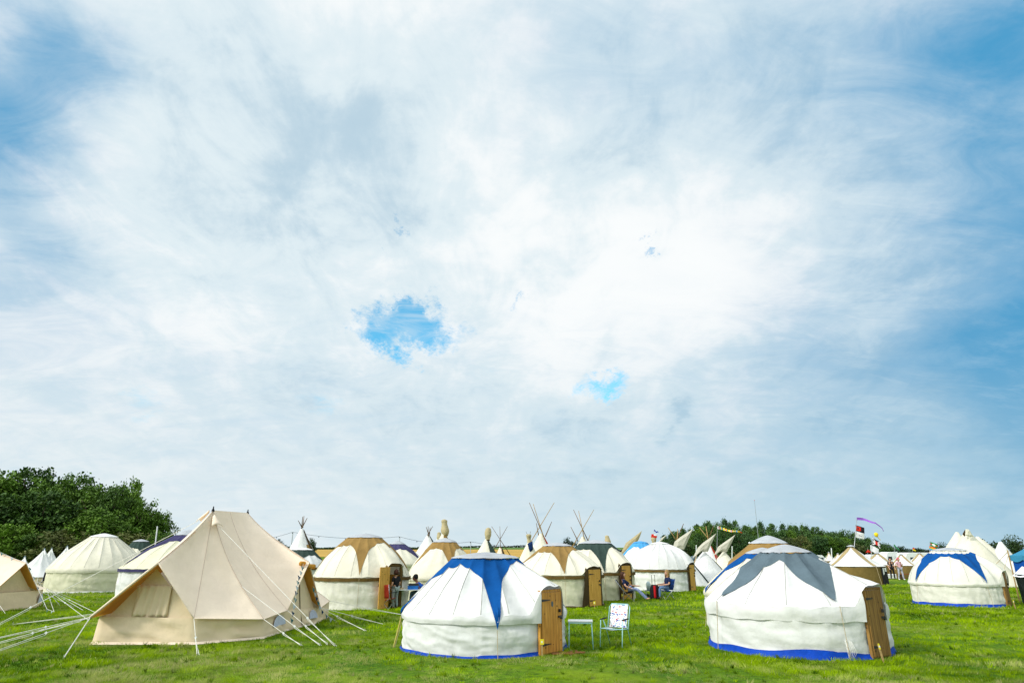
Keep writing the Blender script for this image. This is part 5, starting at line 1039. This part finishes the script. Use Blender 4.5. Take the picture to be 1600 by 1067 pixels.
def person(label, loc, rz, J, skin, shirt, trousers, hair, hairlen=.12, shoes=BLACK, bare=False, cap=None, stripes=None):
    """J: joints in person frame (x forward, y left)"""
    T = thing('person', label, 'person', loc, rz, None)
    V = {'pelvis': (J['pelvis'], .125), 'waist': (J['waist'], .115), 'chest': (J['chest'], .14), 'neck0': (J['neck0'], .065), 'neck': (J['neck'], .052), 'head0': (J['head0'], .088), 'head': (J['head'], .112), 'head2': (J['head2'], .085)}
    E = [('pelvis', 'waist'), ('waist', 'chest'), ('chest', 'neck0'), ('neck0', 'neck'), ('neck', 'head0'), ('head0', 'head'), ('head', 'head2')]
    for s_ in 'LR':
        sg = 1 if s_ == 'L' else -1
        V['sh'+s_] = (J['sh'+s_], .058); V['el'+s_] = (J['el'+s_], .043); V['wr'+s_] = (J['wr'+s_], .028); hd = (Vector(J['wr'+s_])-Vector(J['el'+s_])).normalized(); pl = Vector(J['wr'+s_])+hd*.07; V['pa'+s_] = (pl, .034)
        E += [('chest', 'sh'+s_), ('sh'+s_, 'el'+s_), ('el'+s_, 'wr'+s_), ('wr'+s_, 'pa'+s_)]
        side = hd.cross(Vector((0, 0, 1))); side = side.normalized() if side.length > .05 else Vector((1, 0, 0)); dwn = side.cross(hd).normalized()
        for f_ in range(4):
            k_ = (f_-1.5)*.02; l_ = (.07, .085, .08, .06)[f_]; a1 = pl+hd*.05+side*k_*1.3; V['f%d%s' % (f_, s_)] = (a1, .011); V['g%d%s' % (f_, s_)] = (a1+hd*l_*.7-dwn*.02, .008); E += [('pa'+s_, 'f%d%s' % (f_, s_)), ('f%d%s' % (f_, s_), 'g%d%s' % (f_, s_))]
        V['t'+s_] = (pl+side*(-.045*sg)+hd*.03, .011); E.append(('pa'+s_, 't'+s_))
        V['hi'+s_] = (J['hi'+s_], .085); V['kn'+s_] = (J['kn'+s_], .058); V['an'+s_] = (J['an'+s_], .038); V['to'+s_] = (J['to'+s_], .032)
        E += [('pelvis', 'hi'+s_), ('hi'+s_, 'kn'+s_), ('kn'+s_, 'an'+s_), ('an'+s_, 'to'+s_)]
    hc = Vector(J['head']); fw = Vector(J.get('face', (1, 0, 0))).normalized(); V['nose'] = (hc+fw*.118, .014); E.append(('head', 'nose'))
    skinned(V, E, 'body', skin, T, 2)
    up = (Vector(J['head2'])-Vector(J['head0'])).normalized(); lf = up.cross(fw).normalized()
    eb = MB()
    for s_ in (-1, 1): eb.lathe([(0, -.008), (.009, 0), (0, .008)], 6, hc+fw*.098+lf*.034*s_+up*.018)
    eb.build('eyes', BLACK, T); mb = MB(); mb.box(hc+fw*.088-up*.055, (.03, .04, .012)); mb.build('mouth', RED, T)
    g_ = .018
    VS = {k_: (V[k_][0], V[k_][1]+g_) for k_ in ('waist', 'pelvis', 'chest', 'shL', 'shR')}; VS['neck0'] = (Vector(V['chest'][0]).lerp(Vector(V['neck0'][0]), .75), .06)
    for s_ in 'LR': VS['ha'+s_] = (Vector(J['sh'+s_]).lerp(Vector(J['el'+s_]), .75), .062)
    skinned(VS, [('pelvis', 'waist'), ('waist', 'chest'), ('chest', 'neck0'), ('chest', 'shL'), ('chest', 'shR'), ('shL', 'haL'), ('shR', 'haR')], 'top', shirt, T, 2)
    VT = {'pelvis': (V['pelvis'][0], .14)}
    for s_ in 'LR':
        VT['hi'+s_] = (V['hi'+s_][0], .10); VT['kn'+s_] = (V['kn'+s_][0], .072); VT['an'+s_] = (V['an'+s_][0], .056)
    skinned(VT, [('pelvis', 'hiL'), ('pelvis', 'hiR'), ('hiL', 'knL'), ('knL', 'anL'), ('hiR', 'knR'), ('knR', 'anR')], 'trousers', trousers, T, 2)
    if not bare:
        for s_ in 'LR': skinned({'a': (V['an'+s_][0], .05), 'b': (Vector(J['to'+s_]), .042)}, [('a', 'b')], 'shoe', shoes, T, 2)
    hb = hc-fw*.012+up*.018; R3 = Matrix((fw, lf, up)).transposed()
    def shell(rx, ry, rz, keep, name, m, extra=None):
        b = MB()
        def fn(u, v):
            a = u*6.28318; p = math.pi*v; d = Vector((math.sin(p)*math.cos(a)*rx, math.sin(p)*math.sin(a)*ry, math.cos(p)*rz)); k = 1+.05*noise.noise(d*30)
            return hb+R3 @ (d*k)
        b.grid(fn, 24, 14, wrap=True, skip=lambda u, v: not keep(math.sin(math.pi*v)*math.cos(u*6.28318), math.cos(math.pi*v)))
        if extra: extra(b)
        return b.build(name, m, T, True)
    def locks(b):
        if hairlen < .1: return
        for i in range(15):
            a = R_(75+i*15); dx, dy = math.cos(a), math.sin(a); p0 = hb+R3 @ Vector((dx*.10, dy*.095, .0)); p1 = p0-up*hairlen*.55+R3 @ Vector((dx*.035-.01, dy*.03, 0)); p2 = hb+R3 @ Vector((dx*.10-.02, dy*.10, 0))-up*hairlen*(1+.1*math.sin(i*5)); b.tube([p0+up*.03, p0, p1, p2], .026, 6, r1=.014)
    shell(.122, .108, .128, lambda x, z: z > .30-.75*(x < .35)*1.0-.25*(x < -.2) or x < -.55, 'hair', hair, locks)
    if cap:
        shell(.132, .118, .140, lambda x, z: z > .18, 'cap', cap); b = MB(); c_ = hb+up*.03; b.add([c_+fw*.09+lf*.09, c_+fw*.22+lf*.05, c_+fw*.22-lf*.05, c_+fw*.09-lf*.09, c_+fw*.09+lf*.09+up*.014, c_+fw*.22+lf*.05+up*.014, c_+fw*.22-lf*.05+up*.014, c_+fw*.09-lf*.09+up*.014], [(0, 1, 2, 3), (4, 7, 6, 5), (0, 4, 5, 1), (1, 5, 6, 2), (2, 6, 7, 3), (3, 7, 4, 0)]); b.build('cap_peak', cap, T)
    return T
def seated(lean=.25, knee=.1, feet=.35, hx=.15, armx=.4, armz=.62):
    v = Vector; pz = .52; s_ = math.sin(lean); c_ = math.cos(lean)
    J = {'pelvis': v((-.05, 0, pz)), 'waist': v((-.05-s_*.17, 0, pz+c_*.17)), 'chest': v((-.05-s_*.36, 0, pz+c_*.36)), 'neck0': v((-.05-s_*.47, 0, pz+c_*.49)), 'neck': v((-.04-s_*.50, 0, pz+c_*.55)), 'head0': v((.0-s_*.52, 0, pz+c_*.60)), 'head': v((.0-s_*.54, 0, pz+c_*.69)), 'head2': v((-.01-s_*.58, 0, pz+c_*.77))}
    for k_, sg in (('L', 1), ('R', -1)):
        J['sh'+k_] = v((-.05-s_*.42, .18*sg, pz+c_*.42)); J['el'+k_] = v((-.02, .27*sg, pz+.16)); J['wr'+k_] = v((armx*.6, .25*sg, armz)); J['hi'+k_] = v((.06, .10*sg, pz)); J['kn'+k_] = v((.42, .12*sg, pz+knee-.04)); J['an'+k_] = v((.42+feet, .12*sg, .09)); J['to'+k_] = v((.42+feet+.13, .13*sg, .045))
    return J
NAVT = mat('navy_top', (.012, .022, .075), .85, .2, 10); DENIM = mat('blue_denim', (.12, .20, .36), .85, .15, 14); PATT = mat('blue_patterned_trousers', (.04, .09, .34), .85, .1, 22, vcol2=(.45, .50, .62)); PINKP = mat('pink_cloth', (.62, .28, .36), .85, .1, 10, vcol2=(.70, .50, .55)); FLORAL = mat('grey_floral_trousers', (.55, .56, .64), .85, .1, 9, vcol2=(.18, .17, .26))
BLUEP = mat('blue_polo', (.015, .13, .62), .85, .1, 4, vcol2=(.01, .05, .22), stretch=(1, 1, 8)); HBROWN = mat('auburn_hair', (.07, .025, .012), .6, .3, 20); HBLOND = mat('blond_hair', (.42, .26, .10), .6, .3, 20); STRIPE = mat('striped_trousers', (.55, .60, .60), .85, .1, 9, vcol2=(.03, .10, .08), stretch=(6, 6, .3))
pc = G(983, 939)
camp_chair('camp_chair', 'dark reclining camp chair under the woman in patterned trousers', (pc.x, pc.y, 0), R_(-12), BLACK, .95, .3)
J = seated(.42, .02, .36, armx=.45, armz=.68); J['wrR'] = Vector((.05, -.33, .60)); J['elR'] = Vector((-.12, -.32, .66)); J['elL'] = Vector((.12, .33, .66)); J['wrL'] = Vector((.40, .42, .64)); J['anL'] = Vector((.86, .05, .10)); J['anR'] = Vector((.82, -.05, .10)); J['toL'] = Vector((.97, .07, .13)); J['toR'] = Vector((.93, -.08, .12)); J['face'] = (.95, -.15, .25)
person('woman with auburn hair reclining in a chair, navy top and blue patterned trousers', (pc.x, pc.y, .02), R_(-12), J, SKIN, NAVT, PATT, HBROWN, .24, bare=True)
pc2 = G(1043, 936)
camp_chair('camp_chair', 'blue and black camp chair under the blond woman', (pc2.x, pc2.y, 0), R_(192), mat('blue_chair_cloth', (.02, .12, .50), .8, .2, 5, vcol2=(.01, .015, .03)), .95, .12)
J = seated(.1, .03, .02, armx=.3, armz=.66); J['wrL'] = Vector((.28, .10, .64)); J['wrR'] = Vector((.36, -.12, .66)); J['face'] = (1, .15, -.05)
person('woman with long blond hair seated facing left, navy top and jeans', (pc2.x, pc2.y, .02), R_(192), J, SKIN, NAVT, DENIM, HBLOND, .30, shoes=mat('dark_boots', (.03, .02, .02), .6))
def luggage():
    c = G(1024, 936); T = thing('trolley_rucksack', 'red and black wheeled rucksack with raised handle between the seated women', 'luggage', c, R_(10)); b = MB()
    b.grid(lambda u, v: Vector((.24*math.copysign(abs(math.cos(u*6.283))**.6, math.cos(u*6.283))*(1-.35*v**4), .16*math.copysign(abs(math.sin(u*6.283))**.6, math.sin(u*6.283))*(1-.35*v**4), .05+.62*v)), 24, 10, wrap=True); b.lathe([(0, .67), (.13, .665)], 8); b.build('pack', BLACK, T, True)
    b = MB(); b.grid(lambda u, v: Vector((-.12+.13*u, -.155-.05*math.sin(math.pi*u)*math.sin(math.pi*(.1+.8*v)), .08+.56*v)), 8, 8); b.build('front_pocket', mat('red_nylon', (.55, .01, .015), .6, .1, 8), T, True)
    b = MB(); b.tube([(-.08, .1, .6), (-.08, .1, 1.12), (.08, .1, 1.12), (.08, .1, .6)], .012, 6); b.build('handle', BLACK, T, True)
    for s_ in (-1, 1):
        b = MB(); b.tube([(s_*.16, .1, .05), (s_*.2, .1, .05)], .05, 10); b.build('wheel', IRON, T, True)
luggage()
c = G(1012, 933); b = MB(); b.grid(lambda u, v: Vector((.2*math.cos(u*6.283)*(1-v)**.5, .16*math.sin(u*6.283)*(1-v)**.5, .18*v+.03*math.sin(u*14)*(1-v))), 18, 6, wrap=True); o = b.build('holdall', BLACK, None, True); o.location = (c.x, c.y, .0); tag(o, 'small black bag lying left of the red rucksack', 'bag')
c = G(1019, 934); b = MB(); b.lathe([(0, 0), (.10, 0), (.12, .3), (.05, .42), (0, .42)], 10); o = b.build('carrier_bag', mat('pale_plastic_bag', (.5, .62, .62), .5, .15, 8), None, True); o.location = (c.x-.1, c.y+.25, .36); o.parent = None; tag(o, 'pale plastic bag on the little stool between the women', 'bag')
b = MB(); b.box((0, 0, .34), (.36, .3, .03)); 
T = thing('side_stool', 'low camp stool holding the pale plastic bag', 'stool', (c.x-.1, c.y+.25, 0)); b.build('seat', SLATE, T)
for sx_ in (-.15, .15):
    for sy in (-.12, .12): b = MB(); b.tube([(sx_, sy, .33), (sx_*1.1, sy*1.1, 0)], .01, 5); b.build('leg', STEEL, T)
# table group by the open-door yurt
pc3 = G(605, 951); camp_chair('camp_chair', 'empty red camp chair before the open yurt door', (pc3.x, pc3.y, 0), R_(62), mat('red_chair_cloth', (.52, .05, .025), .8, .1, 6), .95, .05)
pt = G(632, 950)
T = thing('camp_table', 'white framed camp table beside the red camp chair', 'table', (pt.x, pt.y+.3, 0), R_(10)); b = MB(); b.box((0, 0, .70), (1.25, .6, .03)); b.build('tabletop', PLASTIC_W, T)
for sx_ in (-1, 1):
    for sy in (-1, 1): b = MB(); b.tube([(sx_*.56, sy*.26, .69), (sx_*.45, -sy*.26, 0)], .014, 6); b.build('leg', PLASTIC_W, T)
tb = T.location
b = MB(); b.box((0, 0, .06), (.42, .26, .12)); b.box((0, 0, .13), (.44, .28, .025)); o = b.build('cool_box', mat('blue_cool_box', (.02, .16, .55), .5), None); o.location = (tb.x+.28, tb.y-.05, .716); tag(o, 'blue box on the camp table under the grill', 'box')
b = MB(); b.box((0, 0, .04), (.40, .28, .08)); b.tube([(-.24, -.1, .05), (-.24, .1, .05)], .012, 5); o = b.build('camping_stove', IRON, None); o.location = (tb.x+.30, tb.y-.02, .862); tag(o, 'dark camping stove on the blue box by the man in blue', 'stove')
b = MB(); b.box((0, 0, .02), (.22, .16, .04)); b.box((.03, .02, .055), (.14, .1, .03)); o = b.build('food_packet', mat('beige_packet', (.6, .5, .32), .7), None); o.location = (tb.x-.22, tb.y-.1, .716); tag(o, 'pale food packet on the left half of the camp table', 'packet')
J = seated(-.62, .03, .02, armx=.5, armz=.80); J['face'] = (.9, .2, -.35)
pm = G(654, 948)
camp_chair('camp_chair', 'camp chair under the man in the blue striped polo', (pm.x+.05, pm.y, 0), R_(165), BLACK, .9, .1)
person('man in black cap and blue striped polo bending over the camp table', (pm.x+.10, pm.y, .06), R_(165), J, SKIND, BLUEP, DENIM, BLACK, .05, cap=BLACK)
def standing(step=0.0, arm=.15):
    v = Vector; J = {'pelvis': v((0, 0, .95)), 'waist': v((0, 0, 1.10)), 'chest': v((0, 0, 1.30)), 'neck0': v((0, 0, 1.43)), 'neck': v((.01, 0, 1.48)), 'head0': v((.03, 0, 1.54)), 'head': v((.03, 0, 1.62)), 'head2': v((.02, 0, 1.70))}
    for k_, sg in (('L', 1), ('R', -1)):
        J['sh'+k_] = v((0, .18*sg, 1.38)); J['el'+k_] = v((-.02, .24*sg, 1.10)); J['wr'+k_] = v((arm, .22*sg, .90)); J['hi'+k_] = v((0, .10*sg, .90)); J['kn'+k_] = v((.03+step*sg*.5, .11*sg, .50)); J['an'+k_] = v((-.02+step*sg, .12*sg, .08)); J['to'+k_] = v((.12+step*sg, .13*sg, .04))
    return J
T_, Rr, X, Yc, he0 = YURTS['D']; da = R_(40)-math.atan2(X, Yc); dv = Vector((math.sin(da), -math.cos(da), 0)); tv = Vector((math.cos(da), math.sin(da), 0))
q_ = Vector((X, Yc, 0))+dv*(Rr+.15)-tv*.02
t_ = person('person in dark jumper and striped trousers standing in the open yurt doorway', (q_.x, q_.y, 0), da+R_(90), standing(), SKIN, BLACK, STRIPE, HBROWN, .12); t_.scale = (.86, .86, .86)
q_ = G(1409, 906); J = standing(.14); J['wrR'] = Vector((.25, -.45, 1.15)); J['elR'] = Vector((.05, -.38, 1.20)); J['wrL'] = Vector((.2, .15, 1.2))
t_ = person('person in pink top and floral trousers walking past the khaki tents', (q_.x, q_.y, 0), R_(-80), J, SKIN, PINKP, FLORAL, mat('pink_hat', (.6, .12, .18), .8), .1, shoes=PLASTIC_W)
q_ = G(1401, 905); person('person in black beside the person in pink near the khaki tents', (q_.x-.1, q_.y+.3, 0), R_(-100), standing(.05), SKIN, BLACK, BLACK, BLACK, .12)
# red bench + white box by the khaki tents
c = G(1420, 905); T = thing('bench', 'low red brown bench before the khaki pavilion tent', 'bench', c); b = MB(); b.box((0, 0, .42), (1.5, .35, .05)); b.build('seat', mat('red_brown_wood', (.25, .07, .02), .7), T)
for s_ in (-.6, .6): b = MB(); b.box((s_, 0, .2), (.06, .3, .4)); b.build('leg', DBROWN, T)
c = G(1388, 904); b = MB(); b.box((0, 0, .2), (1.9, .5, .4)); o = b.build('groundsheet_roll', PLASTIC_W); o.location = (c.x-.3, c.y, 0); m_ = o.modifiers.new('b', 'BEVEL'); m_.width = .08; m_.segments = 3; tag(o, 'white bundle lying beside the second khaki pavilion tent', 'bundle')
# black chair by the white bell tent
c = G(67, 919); camp_chair('camp_chair', 'black camp chair beside the front white bell tent', (c.x, c.y, 0), R_(-80), BLACK, 1.0, .08)
print('all ok', len(bpy.data.objects))
